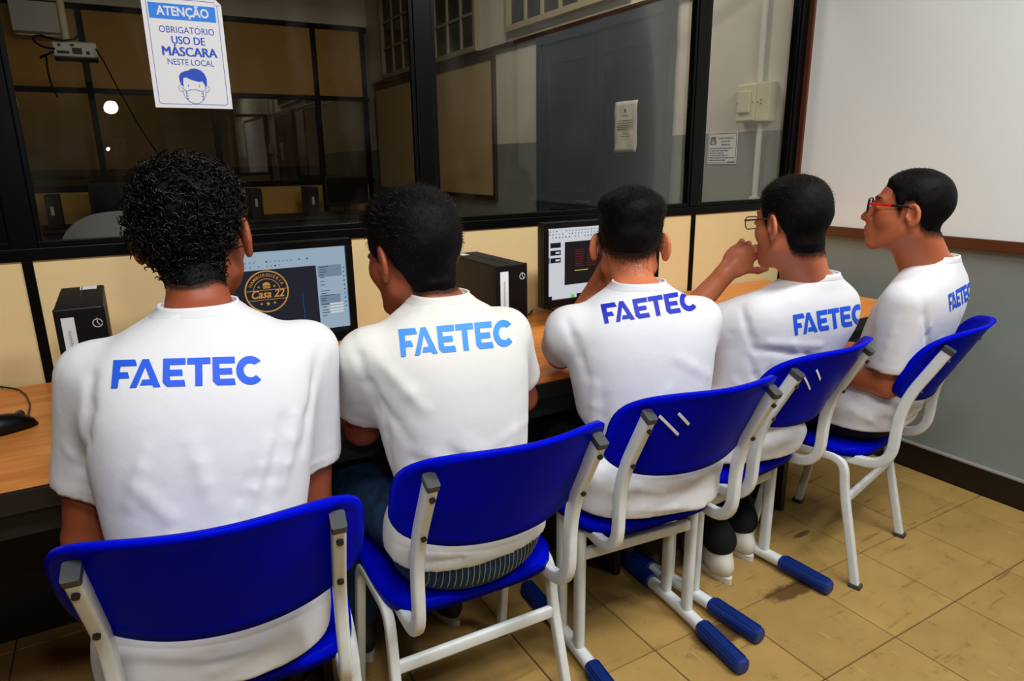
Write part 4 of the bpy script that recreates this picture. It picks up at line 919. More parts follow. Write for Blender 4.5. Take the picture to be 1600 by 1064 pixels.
HAIRLINE = ([-0.13, -0.095, -0.075, -0.055, -0.040, -0.028, -0.012, 0.012, 0.020, 0.030, 0.042, 0.055, 0.070, 0.10],
            [-0.085, -0.080, -0.074, -0.058, -0.034, 0.010, 0.034, 0.030, -0.006, 0.012, 0.046, 0.058, 0.066, 0.074])
def hairline(y, st):
    yk = np.array(HAIRLINE[0]); zk = np.array(HAIRLINE[1])+np.where(yk < -0.035, st.get('nape', 0.0), 0)+np.where(yk > 0.035, st.get('front', 0.0), 0)
    zk = zk-st.get('wide', 0.0)*np.exp(-((yk+0.042)/0.016)**2); return np.interp(y, yk, zk)
def make_hair(per, H, R, st, nk, prefix='hair'):
    h = 0.0035; f = Field((-0.115, -0.150, -0.155), (0.115, 0.12, 0.17), h)
    p = f.grid((slice(None),)*3); dz = st.get('nape', 0.0)
    yy = p[1]+0*p[2]; g = p[2]-hairline(yy, st)
    g = g+st.get('ear_cover', 0)*sstep(-p[0], 0.02, 0.06)*np.exp(-((p[1]+0.003)/0.035)**2)
    g = g+0.002*np.sin(p[0]*240)*np.sin(p[1]*190+1.3)                      # uneven hairline
    top = sstep(p[2], st.get('t0', 0.045), 0.115); t = st['side']+(st['top']-st['side'])*top
    t = t+st.get('quiff', 0)*sstep(p[1], 0.0, 0.08)*sstep(p[2], 0.05, 0.10)
    t = t+st.get('ear_puff', 0)*sstep(-p[0], 0.02, 0.06)*np.exp(-((p[1]+0.01)/0.04)**2)*np.exp(-((p[2]-0.0)/0.05)**2)
    t = t*sstep(g, 0.0, st.get('fade', 0.02))-0.004*(1-sstep(g, -0.004, 0.006))
    d = smin(cranium(p), d_cap(p, *nk), 0.02)
    nm = st.get('lump', 0.0)
    lump = nm*(np.sin(p[0]*150+2)*np.sin(p[1]*140)*np.sin(p[2]*160+1)+0.5*np.sin(p[0]*310)*np.sin(p[1]*290+.7)*np.sin(p[2]*270))
    f.D = (d-t-lump*sstep(g, 0.0, 0.03)).astype(np.float32)
    # keep only the hair shell: drop everything well inside or below the hairline
    f.D = np.maximum(f.D, np.broadcast_to((-(g+0.006)).astype(np.float32), f.D.shape))
    V, Q = f.mesh(); V = smooth(V, Q, 1); N = vnormals(V, Q)
    ob = npobj(prefix, V@R.T+H, Q, 'hair_cap', per)
    gg = V[:, 2]-hairline(V[:, 1], st)
    ok = (gg > 0.002) & (np.sum(N*(V-np.array([0, -0.01, 0.02])), 1) > 0)
    ids = np.nonzero(ok)[0]; rg = np.random.default_rng(st['seed'])
    if st.get('curl'):
        sel = rg.choice(ids, st['n']); b = V[sel]-N[sel]*0.004; nn = N[sel]; n = len(sel); m_ = 11
        ax = nn*0.8+rg.normal(0, 0.55, (n, 3)); ax /= np.linalg.norm(ax, axis=1, keepdims=True)
        a1 = np.cross(ax, rg.normal(0, 1, (n, 3))); a1 /= np.linalg.norm(a1, axis=1, keepdims=True); a2 = np.cross(ax, a1)
        tt = np.linspace(0, 1, m_)[None, :, None]; turns = rg.uniform(0.6, 1.3, (n, 1, 1)); rr_ = rg.uniform(0.0045, 0.0100, (n, 1, 1))*sstep(gg[sel], 0.0, 0.05)[:, None, None]; ln = rg.uniform(0.010, 0.024, (n, 1, 1))*(0.35+0.65*sstep(gg[sel], 0.0, 0.05)[:, None, None])
        ph = 2*np.pi*turns*tt+rg.uniform(0, 6.28, (n, 1, 1))
        P = b[:, None]+ax[:, None]*ln*tt+rr_*(a1[:, None]*np.cos(ph)+a2[:, None]*np.sin(ph))
        strands('curls', (P@R.T+H, 0.0021*np.sqrt(np.linspace(1, 0.15, m_))), 'hair', ob)
    else:
        sel = rg.choice(ids, st['n']); b = V[sel]-N[sel]*0.003; n = len(sel); m_ = 4
        flow = np.array(st.get('flow', (0, 0.2, -0.4))); dirs = N[sel]*st.get('stand', 0.7)+flow+rg.normal(0, 0.22, (n, 3))
        dirs /= np.linalg.norm(dirs, axis=1, keepdims=True); ln = st['len']*rg.uniform(0.6, 1.2, (n, 1, 1))*(0.3+0.7*sstep(gg[sel], 0.0, 0.05)[:, None, None])*(0.55+0.45*sstep(V[sel, 2], 0.0, 0.09)[:, None, None])
        tt = np.linspace(0, 1, m_)[None, :, None]
        P = b[:, None]+dirs[:, None]*ln*tt+(flow*0.5)[None, None]*ln*tt**2
        strands('strands', (P@R.T+H, 0.00048*np.array([1, 0.9, 0.7, 0.2])), 'hair', ob)
    return ob
def stubble(per, H, R, st, BV, BN, nk):
    """clipped fade below the hairline: sparse short bristles on the skin"""
    L_v = (BV-H)@(R/np.linalg.norm(R[:, 0])**2); dz = st.get('nape', 0.0)
    g = L_v[:, 2]-hairline(L_v[:, 1], st)
    w_ = st.get('stub', 0.03)
    ok = np.nonzero((g > -w_) & (g < 0.006) & (L_v[:, 1] < 0.02) & (np.abs(L_v[:, 0]) < 0.085) & (L_v[:, 2] > -0.14) & (np.linalg.norm(L_v, axis=1) < 0.17) & (smin(cranium((L_v[:, 0], L_v[:, 1], L_v[:, 2])), d_cap((L_v[:, 0], L_v[:, 1], L_v[:, 2]), *nk), 0.02) < 0.008))[0]
    if len(ok) < 10: return
    rg = np.random.default_rng(st['seed']+9); pr = np.clip((g[ok]+w_)/w_, 0.0, 1)**1.6+1e-6; sel = rg.choice(ok, st.get('nstub', 2500), p=pr/pr.sum())
    b = BV[sel]+rg.normal(0, 0.0014, (len(sel), 3)); d = BN[sel]*0.4+np.array([0, 0, -0.7])+rg.normal(0, 0.3, (len(sel), 3)); d /= np.linalg.norm(d, axis=1, keepdims=True)
    tt = np.array([0, 0.5, 1])[None, :, None]; P = b[:, None]-BN[sel][:, None]*0.0006+d[:, None]*tt*0.0020+BN[sel][:, None]*0.0004
    strands('stubble', (P, 0.00024*np.array([1, 0.9, 0.4])), 'hair_stubble', per)

def add_hand(F, W, d, n, s, curl, spread=0.12, scale=1.0, thumb=(0.5, 0.55)):
    """W wrist, d along the hand, n out of its back, s towards the thumb"""
    W, d, n, s = [np.array(v, float) for v in (W, d, n, s)]; d /= np.linalg.norm(d); n = n-d*n.dot(d); n /= np.linalg.norm(n); s = s-d*s.dot(d)-n*s.dot(n); s /= np.linalg.norm(s)
    k = scale; R = np.stack([s, d, n], 1)
    F.ell(W+d*0.048*k, (0.041*k, 0.052*k, 0.0165*k), R, 0.012); F.cap(W-d*0.01, W+d*0.03*k, 0.026, 0.024*k, 0.012)
    F.cap(W+d*0.02*k+s*0.022*k, W+d*0.045*k+s*0.034*k-n*0.008*k, 0.016*k, 0.014*k, 0.01)
    for i, (o, ln, r) in enumerate(((0.029, 0.072, 0.0088), (0.010, 0.080, 0.009), (-0.010, 0.074, 0.0086), (-0.028, 0.058, 0.0077))):
        a = W+d*(0.090-0.004*abs(i-1.2))*k+s*o*k+n*0.001; dr = d+s*spread*(1.2-i)*0.6; dr /= np.linalg.norm(dr); nn = n.copy(); c = curl[i]
        for q, fr in enumerate((0.44, 0.31, 0.25)):
            an = c*(0.9, 1.15, 0.8)[q]; dr, nn = dr*math.cos(an)-nn*math.sin(an), nn*math.cos(an)+dr*math.sin(an)
            b = a+dr*ln*fr*k; F.cap(a, b, r*k*(1-0.08*q), r*k*(0.94-0.1*q), 0.004); a = b
    a = W+d*0.040*k+s*0.036*k-n*0.006*k; dr = d*thumb[0]+s*thumb[1]-n*0.35; dr /= np.linalg.norm(dr)
    for q, ln in enumerate((0.036, 0.028)):
        b = a+dr*ln*k; F.cap(a, b, 0.0105*k, 0.0095*k if q == 0 else 0.0075*k, 0.005); a = b; dr = dr+d*0.45-n*0.1; dr /= np.linalg.norm(dr)

LET = {  # stylised capitals, unit height
 'F': [[(0, 0), (.24, 0), (.27, .34), (.64, .34), (.57, .56), (.28, .56), (.30, .77), (.90, .77), (.82, 1.0), (.02, 1.0)]],
 'A': [[(0, 0), (.42, 1.0), (.66, 1.0), (1.11, 0), (.85, 0), (.535, .72), (.25, 0)], [(.37, .08), (.45, .28), (.80, .28), (.88, .08)]],
 'E': [[(.16, 0), (.82, 0), (.78, .23), (.27, .23), (.25, .38), (.72, .38), (.70, .60), (.25, .60), (.25, .77), (.82, .77), (.82, 1.0), (0, 1.0), (0, .16)]],
 'T': [[(.29, 0), (.55, 0), (.55, .77), (.85, .77), (.85, 1.0), (0, 1.0), (0, .77), (.29, .77)]],
 'C': [[(.56+.51*math.cos(math.radians(a)), .5+.51*math.sin(math.radians(a))) for a in range(38, 323, 14)]+[(.57+.25*math.cos(math.radians(a)), .5+.25*math.sin(math.radians(a))) for a in range(318, 41, -14)]]}
WORD = [('F', 0.0), ('A', 0.66), ('E', 1.84), ('T', 2.72), ('E', 3.64), ('C', 4.44)]; WLEN = 5.50
def shirt_print(shirt, BV, BQ, material, mapping):
    bvh = BVHTree.FromPolygons([Vector(v) for v in BV], BQ.tolist()); bm = bmesh.new()
    for ch, x0 in WORD:
        for poly in LET[ch]:
            ol = []
            for a, b in zip(poly, poly[1:]+poly[:1]):
                k = max(1, int(math.hypot(b[0]-a[0], b[1]-a[1])/0.09)); ol += [Vector((a[0]+(b[0]-a[0])*q/k, a[1]+(b[1]-a[1])*q/k)) for q in range(k)]
            n = len(ol); grid = [Vector((0.045+0.09*i, 0.045+0.09*j)) for i in range(13) for j in range(11)]
            vs, es, fs = delaunay_2d_cdt(ol+grid, [], [list(range(n))], 1, 1e-5)[:3]
            bv = [bm.verts.new((v.x+x0, v.y, 0)) for v in vs]
            for f_ in fs:
                try: bm.faces.new([bv[i] for i in f_])
                except Exception: pass
    bmesh.ops.delete(bm, geom=[v for v in bm.verts if not v.link_faces], context='VERTS')
    bad = []
    for v in bm.verts:
        o, d = mapping(v.co.x/WLEN, v.co.y); hit = bvh.ray_cast(Vector(o), Vector(d).normalized())
        if hit[0] is None: bad.append(v)
        else:
            nn = hit[1]; nn = nn if nn.dot(Vector(d)) < 0 else -nn; v.co = hit[0]+nn*0.0011
    bmesh.ops.delete(bm, geom=bad, context='VERTS'); me = bpy.data.meshes.new('shirt_print'); bm.to_mesh(me); bm.free()
    return new_obj('shirt_print', me, material, shirt, True)
def quad_map(tl, tr, br, bl, arch=0.0):
    tl, tr, br, bl = [np.array(q, float) for q in (tl, tr, br, bl)]
    def f(u, v):
        p = (tl*(1-u)+tr*u)*v+(bl*(1-u)+br*u)*(1-v); p = p+np.array([0, arch*4*u*(1-u)]); return CAMP, ray(*p)
    return f

def eyeglasses(H, R, label, m_rim, m_temple, m_tip, wx=0.027, hz=0.017, sp_rim=0.0015, th=0.0045):
    t = empty('eyeglasses', tuple(H)); tag(t, label, 'glasses'); T = lambda q: Vector(R@np.array(q, float))
    for s_ in (-1, 1):
        lp = [T((s_*0.034+x, 0.109-abs(s_*0.034+x)**2*1.6, 0.010+z)) for x, z in rrect(wx*2, hz*2, 0.011, 4)]
        rm = MB().tube(lp, sp_rim, 6, True).build('rim', m_rim, t, True)
        k = len(lp); pyobj('lens', [v for v in lp], [tuple(range(k))], 'lens', rm)
        e = s_*0.064; a = T((e, 0.103, 0.018)); b = T((s_*0.078, 0.045, 0.019)); c = T((s_*0.0815, -0.006, 0.020)); d = T((s_*0.0805, -0.024, 0.006)); e2 = T((s_*0.078, -0.034, -0.018))
        MB().sweep([a, a.lerp(b, .5), b], rrect(0.0022, th, 0.0008, 2), up=T((0, 0, 1))).build('temple', m_temple, t, True)
        MB().sweep(fillet([b, c, d, e2], 0.012, 4), rrect(0.0024, th, 0.0008, 2), up=T((0, 0, 1))).build('temple_tip', m_tip, t, True)
    MB().tube([T((-0.008, 0.1088, 0.014)), T((0, 0.1105, 0.017)), T((0.008, 0.1088, 0.014))], 0.0017, 6).build('bridge', m_rim, t, True)
    return t

def person(sp):
    i = sp['id']; az = math.radians(sp['az']); f = np.array([math.sin(az), math.cos(az), 0]); r = np.array([math.cos(az), -math.sin(az), 0]); up = np.array([0, 0, 1.0])
    c0 = np.array([*CH[i][0], 0]); ca = math.radians(CH[i][1]); P0 = c0+np.array([math.sin(ca), math.cos(ca), 0])*sp.get('seat_y', 0.235)+np.array([math.cos(ca), -math.sin(ca), 0])*sp.get('seat_x', 0.0)
    per = empty('person', (P0[0], P0[1], 0)); tag(per, sp['label'], 'person', None)
    G = sp.get('girth', 1.0); hs = sp.get('h', 0.0045)
    N, H = np.array(sp['N']), np.array(sp['H']); R = rot(*sp['head']); hsc = sp.get('hs', 1.0); Rh = R; R = R*hsc; nz = N[2]; nl = np.array([(N-P0)@r, (N-P0)@f])
    loc = lambda x, y, z: P0+r*x+f*y+up*z
    # ---- torso profile: horizontal slices following the spine
    KZ = [0.445, 0.50, 0.58, nz-0.40, nz-0.30, nz-0.20, nz-0.13, nz-0.085, nz-0.055, nz-0.03, nz-0.01, nz+0.006]
    A_ = np.array([0.180, 0.184, 0.172, 0.150, 0.157, 0.170, 0.176, 0.168, 0.146, 0.112, 0.078, 0.058])*G
    Bb = np.array([0.124, 0.127, 0.118, 0.106, 0.108, 0.112, 0.108, 0.098, 0.086, 0.072, 0.062, 0.052])*(0.5+0.5*G)
    Bf = np.array([0.15, 0.15, 0.13, 0.105, 0.105, 0.108, 0.10, 0.085, 0.075, 0.066, 0.060, 0.050])*(0.5+0.5*G)
    if 'wa' in sp: A_ = A_*np.array(sp['wa'])
    if 'wb' in sp: Bb = Bb*np.array(sp['wb'])
    tz = (np.array(KZ)-0.46)/(nz-0.46); e_ = sp.get('bend', 1.5); CY = nl[1]*np.sign(tz)*np.abs(tz)**e_+sp.get('hump', 0.0)*np.sin(np.pi*np.clip(tz, 0, 1)); CX = nl[0]*tz
    sw_ = sp.get('sw', 0.163)*G; sp.setdefault('SL', N-r*sw_+f*0.012-up*0.100); so_ = sp.get('SRo', (sw_, 0.012, -0.100)); sp.setdefault('SR', N+r*so_[0]+f*so_[1]+up*so_[2])
    SL, SR, EL, ER, WL, WR = [np.array(sp[k], float) for k in ('SL', 'SR', 'EL', 'ER', 'WL', 'WR')]
    def torso(p, off=0.0, zb=0.45):
        zz = p[2]; sh = np.asarray(zz).ravel()
        def key(v): return crom(sh, KZ, v).reshape(np.shape(zz)) if np.ndim(zz) else crom(np.array([zz]), KZ, v)[0]
        lx = (p[0]-P0[0])*r[0]+(p[1]-P0[1])*r[1]-key(CX); ly = (p[0]-P0[0])*f[0]+(p[1]-P0[1])*f[1]-key(CY)
        a = key(A_)-off; bb = key(Bb)-off; bf = key(Bf)-off; b = np.where(ly < 0, bb, bf)
        n = 2.35; q = ((np.abs(lx)/a)**n+(np.abs(ly)/b)**n)**(1/n)
        d = (q-1)*np.minimum(a, b)*0.85
        return np.maximum(np.maximum(d, zz-(nz+0.004)), zb-zz)
    def back_pt(x, z):
        a = crom(np.array([z]), KZ, A_)[0]; b = crom(np.array([z]), KZ, Bb)[0]; cx = crom(np.array([z]), KZ, CX)[0]; cy = crom(np.array([z]), KZ, CY)[0]
        y = -b*max(0.0, 1-(abs(x)/a)**2.35)**(1/2.35); return loc(cx+x, cy+y, z)
    tlo, thi = P0-np.array([0.34, 0.30, 0])+up*0.42, P0+np.array([0.34, 0.40, 0])+up*(nz+0.03)
    tlo[:2] = np.minimum(tlo[:2], N[:2]-0.25); thi[:2] = np.maximum(thi[:2], N[:2]+0.25)
    # ---- body (skin), one continuous surface
    pts = np.array([SL, SR, EL, ER, WL, WR, H, N, P0+up*0.1])
    kn = [loc(s_*sp.get('kx', 0.12), 0.42, 0.49) for s_ in (-1, 1)]
    an = [np.array(q) if q is not None else loc(s_*0.13, 0.40, 0.09) for s_, q in zip((-1, 1), sp.get('ankles', (None, None)))]
    lo = np.minimum(pts.min(0)-0.14, np.array([*np.minimum(np.minimum(kn[0], kn[1]), np.minimum(an[0], an[1]))[:2]-0.12, 0.0])); hi = np.maximum(pts.max(0)+0.17, np.array([*np.maximum(np.maximum(kn[0], kn[1]), np.maximum(an[0], an[1]))[:2]+0.12, 0]))
    F = Field(lo, hi, hs)
    F.put(lambda p: torso(p, 0.018, 0.58), tlo, thi, 0.01)
    nb = H+R@np.array([0, -0.034, -0.050]); ne = N-up*0.03+f*0.010; nr = (0.046*sp.get('neck', 1), 0.055*sp.get('neck', 1)); F.cap(nb, ne, *nr, 0.02); F.cap(H+R@np.array([0, 0.005, -0.07]), N-up*0.05+f*0.045, 0.036, 0.042, 0.02)
    nk = (np.array([0, -0.034, -0.050]), ((ne-H)@R)/hsc**2, nr[0]/hsc, nr[1]/hsc)
    def hd(p):
        q = [(p[0]-H[0])/hsc, (p[1]-H[1])/hsc, (p[2]-H[2])/hsc]; return hsc*head_sdf(tuple(q[0]*Rh[0, a]+q[1]*Rh[1, a]+q[2]*Rh[2, a] for a in range(3)), sp.get('ear', 0))
    F.put(hd, H-0.15, H+0.15, 0.022)
    for S, E, W_, m_ in ((SL, EL, WL, -1), (SR, ER, WR, 1)):
        ar = sp.get('arm', 1.0)
        F.cap(S, E, 0.047*ar, 0.037*ar, 0.02); F.cap(E, E+(W_-E)*0.35, 0.038*ar, 0.039*ar, 0.012); F.cap(E+(W_-E)*0.3, W_, 0.039*ar, 0.0265*ar, 0.012)
    for q, W_, E in (('L', WL, EL), ('R', WR, ER)):
        hdv = sp['hand'+q]; add_hand(F, W_, hdv['d'], hdv['n'], hdv['s'], hdv['curl'], thumb=hdv.get('thumb', (0.5, 0.55)))
    for s_ in (0, 1):
        hip = loc((-0.085, 0.085)[s_], 0.01, 0.535); F.cap(hip, kn[s_], 0.066, 0.048, 0.02); F.cap(kn[s_], an[s_], 0.046, 0.034, 0.02)
    BV, BQ = F.mesh(); BV = smooth(BV, BQ, 1, 0.4); bo = npobj('body', BV, BQ, SKIN[i], per); BN = vnormals(BV, BQ)
    st_ = sp['hair']; LV = (BV-H)@(R/hsc**2); gq = LV[:, 2]-hairline(LV[:, 1], st_)
    gq = np.where(np.linalg.norm(LV, axis=1) < 0.16, gq, -1); near = smin(cranium((LV[:, 0], LV[:, 1], LV[:, 2])), d_cap((LV[:, 0], LV[:, 1], LV[:, 2]), *nk), 0.02) < 0.006; wq = st_.get('stub', 0.012)
    col = np.where(near & (LV[:, 1] < 0.05), np.clip((gq+wq)/wq, 0, 1)**1.4*0.86, 0.0); col = np.where(gq > 0.004, np.where(near, 0.95, 0), col)
    at = bo.data.attributes.new('stubble', 'FLOAT', 'POINT'); at.data.foreach_set('value', col.astype(np.float32))
    # ---- shirt
    S_ = Field(np.minimum(tlo, np.minimum(SL, SR)-0.14), np.maximum(thi, np.maximum(SL, SR)+0.12), 0.0058)
    # sleeves may hang below the shoulder joints
    ends = []
    sl_f = sp.get('sleeve', (0.66, 0.66)); slr = sp.get('slr', 0.062)
    elo = np.minimum(SL+(EL-SL)*0.8, SR+(ER-SR)*0.8)-0.1; ehi = np.maximum(SL+(EL-SL)*0.8, SR+(ER-SR)*0.8)+0.1
    S_ = Field(np.minimum(S_.lo, elo), np.maximum(np.array([a[-1] for a in S_.ax]), ehi), 0.0058)
    S_.put(lambda p: torso(p, 0.0, sp.get('hem', 0.455)), tlo, thi, 0.01)
    for S, E, fr in ((SL, EL, sl_f[0]), (SR, ER, sl_f[1])):
        d = (E-S)/np.linalg.norm(E-S); e = S+(E-S)*fr; ends.append((S, e, d))
        r2 = slr*0.94
        def slv(p, S=S, e=e, d=d, r2=r2):
            q_ = np.maximum(d_cap(p, S, e+d*0.05, 0.054, r2), (p[0]-e[0])*d[0]+(p[1]-e[1])*d[1]+(p[2]-e[2])*d[2])
            return smax(q_, -d_cap(p, e-d*0.012, e+d*0.08, r2-0.011, r2-0.009), 0.004)
        S_.put(slv, np.minimum(S, e)-0.09, np.maximum(S, e)+0.09, 0.036)
        # hem: a slight ridge near the opening
        hem = e-d*0.02
        S_.put(lambda p, hem=hem, d=d: -0.0011*np.exp(-(((p[0]-hem[0])*d[0]+(p[1]-hem[1])*d[1]+(p[2]-hem[2])*d[2])/0.003)**2), e-0.1, e+0.1, 0.0, 'add')
    def crease(a, b, amp, wd):
        a, b = np.array(a), np.array(b); S_.put(lambda p: -amp*np.exp(-(d_cap(p, a, b, 0, 0)/wd)**2)*1.0, np.minimum(a, b)-3*wd, np.maximum(a, b)+3*wd, 0.0, 'add')
    rg = np.random.default_rng(40+i)
    for (x0, z0, x1, z1, amp, wd) in sp.get('creases', []): crease(back_pt(x0, z0), back_pt(x1, z1), amp, wd)
    if sp.get('pxcr'):                                                   # folds read off the photograph, laid on the cloth
        V0, Q0 = S_.mesh(); bv0 = BVHTree.FromPolygons([Vector(v) for v in V0], Q0.tolist())
        for (a_, b_, amp, wd) in sp['pxcr']:
            hs_ = [bv0.ray_cast(Vector(CAMP), Vector(ray(a_[0]+(b_[0]-a_[0])*q, a_[1]+(b_[1]-a_[1])*q)).normalized())[0] for q in (0, 0.33, 0.67, 1)]
            hs_ = [np.array(q) for q in hs_ if q is not None]
            taper = (0.7, 1.0, 0.7)
            for k in range(len(hs_)-1): crease(hs_[k], hs_[k+1], amp*(taper[k] if len(hs_) == 4 else 0.8), wd)
    for k in range(sp.get('ncr', 22)):                                  # soft folds gathering towards waist and armpits
        z0 = rg.uniform(0.50, nz-0.24); x0 = rg.uniform(-0.13, 0.13); ln = rg.uniform(0.04, 0.11); an_ = (0.9 if x0 > 0 else -0.9)+rg.normal(0, 0.5)
        if z0 < 0.62: an_ = rg.normal(0, 0.25)
        crease(back_pt(x0-ln/2*math.cos(an_), z0-ln/2*math.sin(an_)), back_pt(np.clip(x0+ln/2*math.cos(an_), -0.145, 0.145), max(0.47, z0+ln/2*math.sin(an_))), rg.choice([-1, 1])*rg.uniform(0.0014, 0.0036)*(1.5 if z0 < 0.62 else 1), rg.uniform(0.006, 0.013))
    for S, e, d in ends:                                                # sleeve creases
        for k in range(5):
            o_ = rg.normal(0, 1, 3); o_ = o_-d*o_.dot(d); o_ /= np.linalg.norm(o_); t_ = rg.uniform(0.2, 0.75); c_ = S+(e-S)*t_+o_*slr; q = np.cross(d, o_)*0.03+d*rg.uniform(-0.03, 0.03)
            crease(c_-q, c_+q, rg.choice([-1, 1])*rg.uniform(0.001, 0.0025), 0.008)
    SV, SQ = S_.mesh(); SV = smooth(SV, SQ, 2, 0.5)
    sm = sp.get('shirt', 'shirt'); sh = npobj('shirt', SV, SQ, sm, per)
    # neckband lying on the neckline
    rows = []
    for z_, grow in ((nz-0.0060, 0.0002), (nz-0.0045, 0.0012), (nz+0.005, 0.0016), (nz+0.0095, 0.0008), (nz+0.0095, -0.004), (nz, -0.006)):
        kk = [crom(np.array([min(z_, nz+0.005)]), KZ, q)[0] for q in (A_, Bb, Bf, CX, CY)]; row = []
        for k in range(44):
            t_ = 2*math.pi*k/44; c_, s_ = math.cos(t_), math.sin(t_); bq = kk[1] if s_ < 0 else kk[2]
            row.append(loc(kk[3]+(kk[0]+grow)*np.sign(c_)*abs(c_)**0.85, kk[4]+(bq+grow)*np.sign(s_)*abs(s_)**0.85, z_))
        rows.append(row)
    npobj('collar', np.array(rows).reshape(-1, 3), np.array([(i_*44+k, i_*44+(k+1) % 44, (i_+1)*44+(k+1) % 44, (i_+1)*44+k) for i_ in range(5) for k in range(44)]), sm, sh)
    if 'print' in sp: shirt_print(sh, SV, SQ, sp['print'][0], sp['print'][1](locals()) if callable(sp['print'][1]) and sp['print'][2] == 'local' else sp['print'][1])
    # ---- trousers and shoes
    T_ = Field(np.minimum(np.minimum(kn[0], kn[1]), np.minimum(an[0], an[1]))*np.array([1, 1, 0])-np.array([0.12, 0.12, -0.03]), np.array([0, 0, 0.0])+np.maximum(np.maximum(kn[0], kn[1]), np.maximum(an[0], an[1]))*np.array([1, 1, 0])+np.array([0.12, 0.12, 0.70]), 0.008)
    T_ = Field(np.minimum(T_.lo, loc(-0.24, -0.2, 0.05)*np.array([1, 1, 1])-np.array([0.1, 0.1, 0])), np.maximum(np.array([a[-1] for a in T_.ax]), loc(0.24, 0.2, 0.7)+np.array([0.1, 0.1, 0])), 0.008)
    Rb = np.stack([r, f, up], 1); T_.ell(loc(0, 0.0, 0.505), sp.get('hips', (0.158, 0.114, 0.098)), Rb, 0.02)
    for s_ in (0, 1):
        hip = loc((-0.080, 0.080)[s_], 0.02, 0.515); T_.cap(hip, kn[s_], 0.082, 0.066, 0.03); ank = an[s_]; T_.cap(kn[s_], ank+up*0.03, 0.064, 0.052, 0.03)
    def flat_seat(p):
        ly = (p[0]-P0[0])*f[0]+(p[1]-P0[1])*f[1]; return np.maximum(np.maximum(p[2]-0.437, 0.36-p[2]), np.maximum(ly-0.27, -0.25-ly))
    T_.put(flat_seat, np.minimum(loc(-0.3, -0.3, 0.3), loc(0.3, 0.3, 0.3))-0.1, np.maximum(loc(-0.3, -0.3, 0.44), loc(0.3, 0.3, 0.44))+0.1, 0.01, 'sub')
    for k in range(22):
        s_ = k % 2; t_ = rg.uniform(0.1, 0.9); c_ = loc((-0.085, 0.085)[s_], 0, 0.53)*(1-t_)+kn[s_]*t_; o_ = np.array([rg.normal(), rg.normal(), abs(rg.normal())]); o_ /= np.linalg.norm(o_); c_ = c_+o_*0.08; q = np.cross(f, o_)*0.04
        T_.put(lambda p, a=c_-q, b=c_+q: -0.004*np.exp(-(d_cap(p, a, b, 0, 0)/0.012)**2), c_-0.09, c_+0.09, 0.0, 'add')
    TV, TQ = T_.mesh(); TV = smooth(TV, TQ, 2); tr = npobj('trousers', TV, TQ, sp.get('trousers', 'trousers_dark'), per)
    if sp.get('stitch'):
        tb = BVHTree.FromPolygons([Vector(v) for v in TV], TQ.tolist()); st2 = MB()
        for k in range(24):
            x_ = -0.13+0.26*k/23; q_ = []
            for z_ in (0.462, 0.474, 0.486, 0.498, 0.512):
                hit = tb.ray_cast(Vector(loc(x_*1.0, -0.4, z_)), Vector(f))
                if hit[0] is not None: q_.append(hit[0]-Vector(f)*0.0012)
            if len(q_) == 5: st2.sweep(q_, [(0.0009, -0.0006), (0.0009, 0.0006), (-0.0009, 0.0006), (-0.0009, -0.0006)], up=(1, 0, 0))
        if st2.V: st2.build('waistband_stitching', 'stitch', tr)
    for s_ in (0, 1):
        fd = np.array(sp.get('foot_dir', f), float); fd = fd/np.linalg.norm(fd); a = an[s_]*np.array([1, 1, 0]); rd = np.array([fd[1], -fd[0], 0])
        K = Field(np.minimum(a-fd*0.08, a+fd*0.21)-np.array([0.07, 0.07, 0]), np.maximum(a-fd*0.08, a+fd*0.21)+np.array([0.07, 0.07, 0.14]), 0.006); Rf = np.stack([rd, fd, up], 1)
        K.ell(a-fd*0.01+up*0.045, (0.036, 0.055, 0.045), Rf, 0.02); K.ell(a+fd*0.11+up*0.034, (0.044, 0.088, 0.032), Rf, 0.03); K.cap(a+up*0.05, a+up*0.10, 0.038, 0.040, 0.02); K.cap(a+fd*0.02+up*0.06, a+fd*0.09+up*0.045, 0.034, 0.030, 0.02)
        K.put(lambda p: p[2]-0.018+0*p[0]+0*p[1], K.lo, np.array([q[-1] for q in K.ax]), 0.002, 'sub')
        KV, KQ = K.mesh(); so = npobj('shoe', smooth(KV, KQ, 1), KQ, sp.get('shoe', 'shoe_dark'), per)
        ol = []
        for k in range(26):
            q = 2*math.pi*k/26; y_ = math.sin(q); ol.append(a+fd*(0.065+0.135*y_)+rd*math.cos(q)*(0.040+0.008*y_))
        MB().plate([Vector((q[0], q[1], 0.001)) for q in ol], (0, 0, 1), 0.019).build('sole', 'shoe_white', so)
    # ---- hair, eyes, brows
    make_hair(per, H, R, sp['hair'], nk)
    if sp['hair'].get('stub'): stubble(per, H, R, sp['hair'], BV, BN, nk)
    for s_ in (-1, 1):
        ec = H+R@np.array([s_*0.032, 0.0735, 0.0095]); bm = bmesh.new(); bmesh.ops.create_uvsphere(bm, u_segments=14, v_segments=10, radius=0.0118); me = bpy.data.meshes.new('eye'); bm.to_mesh(me); bm.free(); me.transform(Matrix.Translation(Vector(ec))); ey = new_obj('eye', me, 'eye_white', per, True)
        fdir = Vector(R@np.array([0, 1, 0])); MB().cyl(Vector(ec)+fdir*0.0106, Vector(ec)+fdir*0.0123, 0.0055, 14).build('iris', 'iris', ey)
    rg = np.random.default_rng(80+i); n = 260; x = rg.uniform(0.012, 0.047, n); sg = np.where(np.arange(n) % 2 == 0, 1, -1)
    by = 0.093-2.2*np.maximum(0, x-0.02)**1.6*4; q = np.stack([sg*x, by, 0.031+0.005*np.sin((x-0.012)/0.035*np.pi)+rg.normal(0, 0.0016, n)], 1)
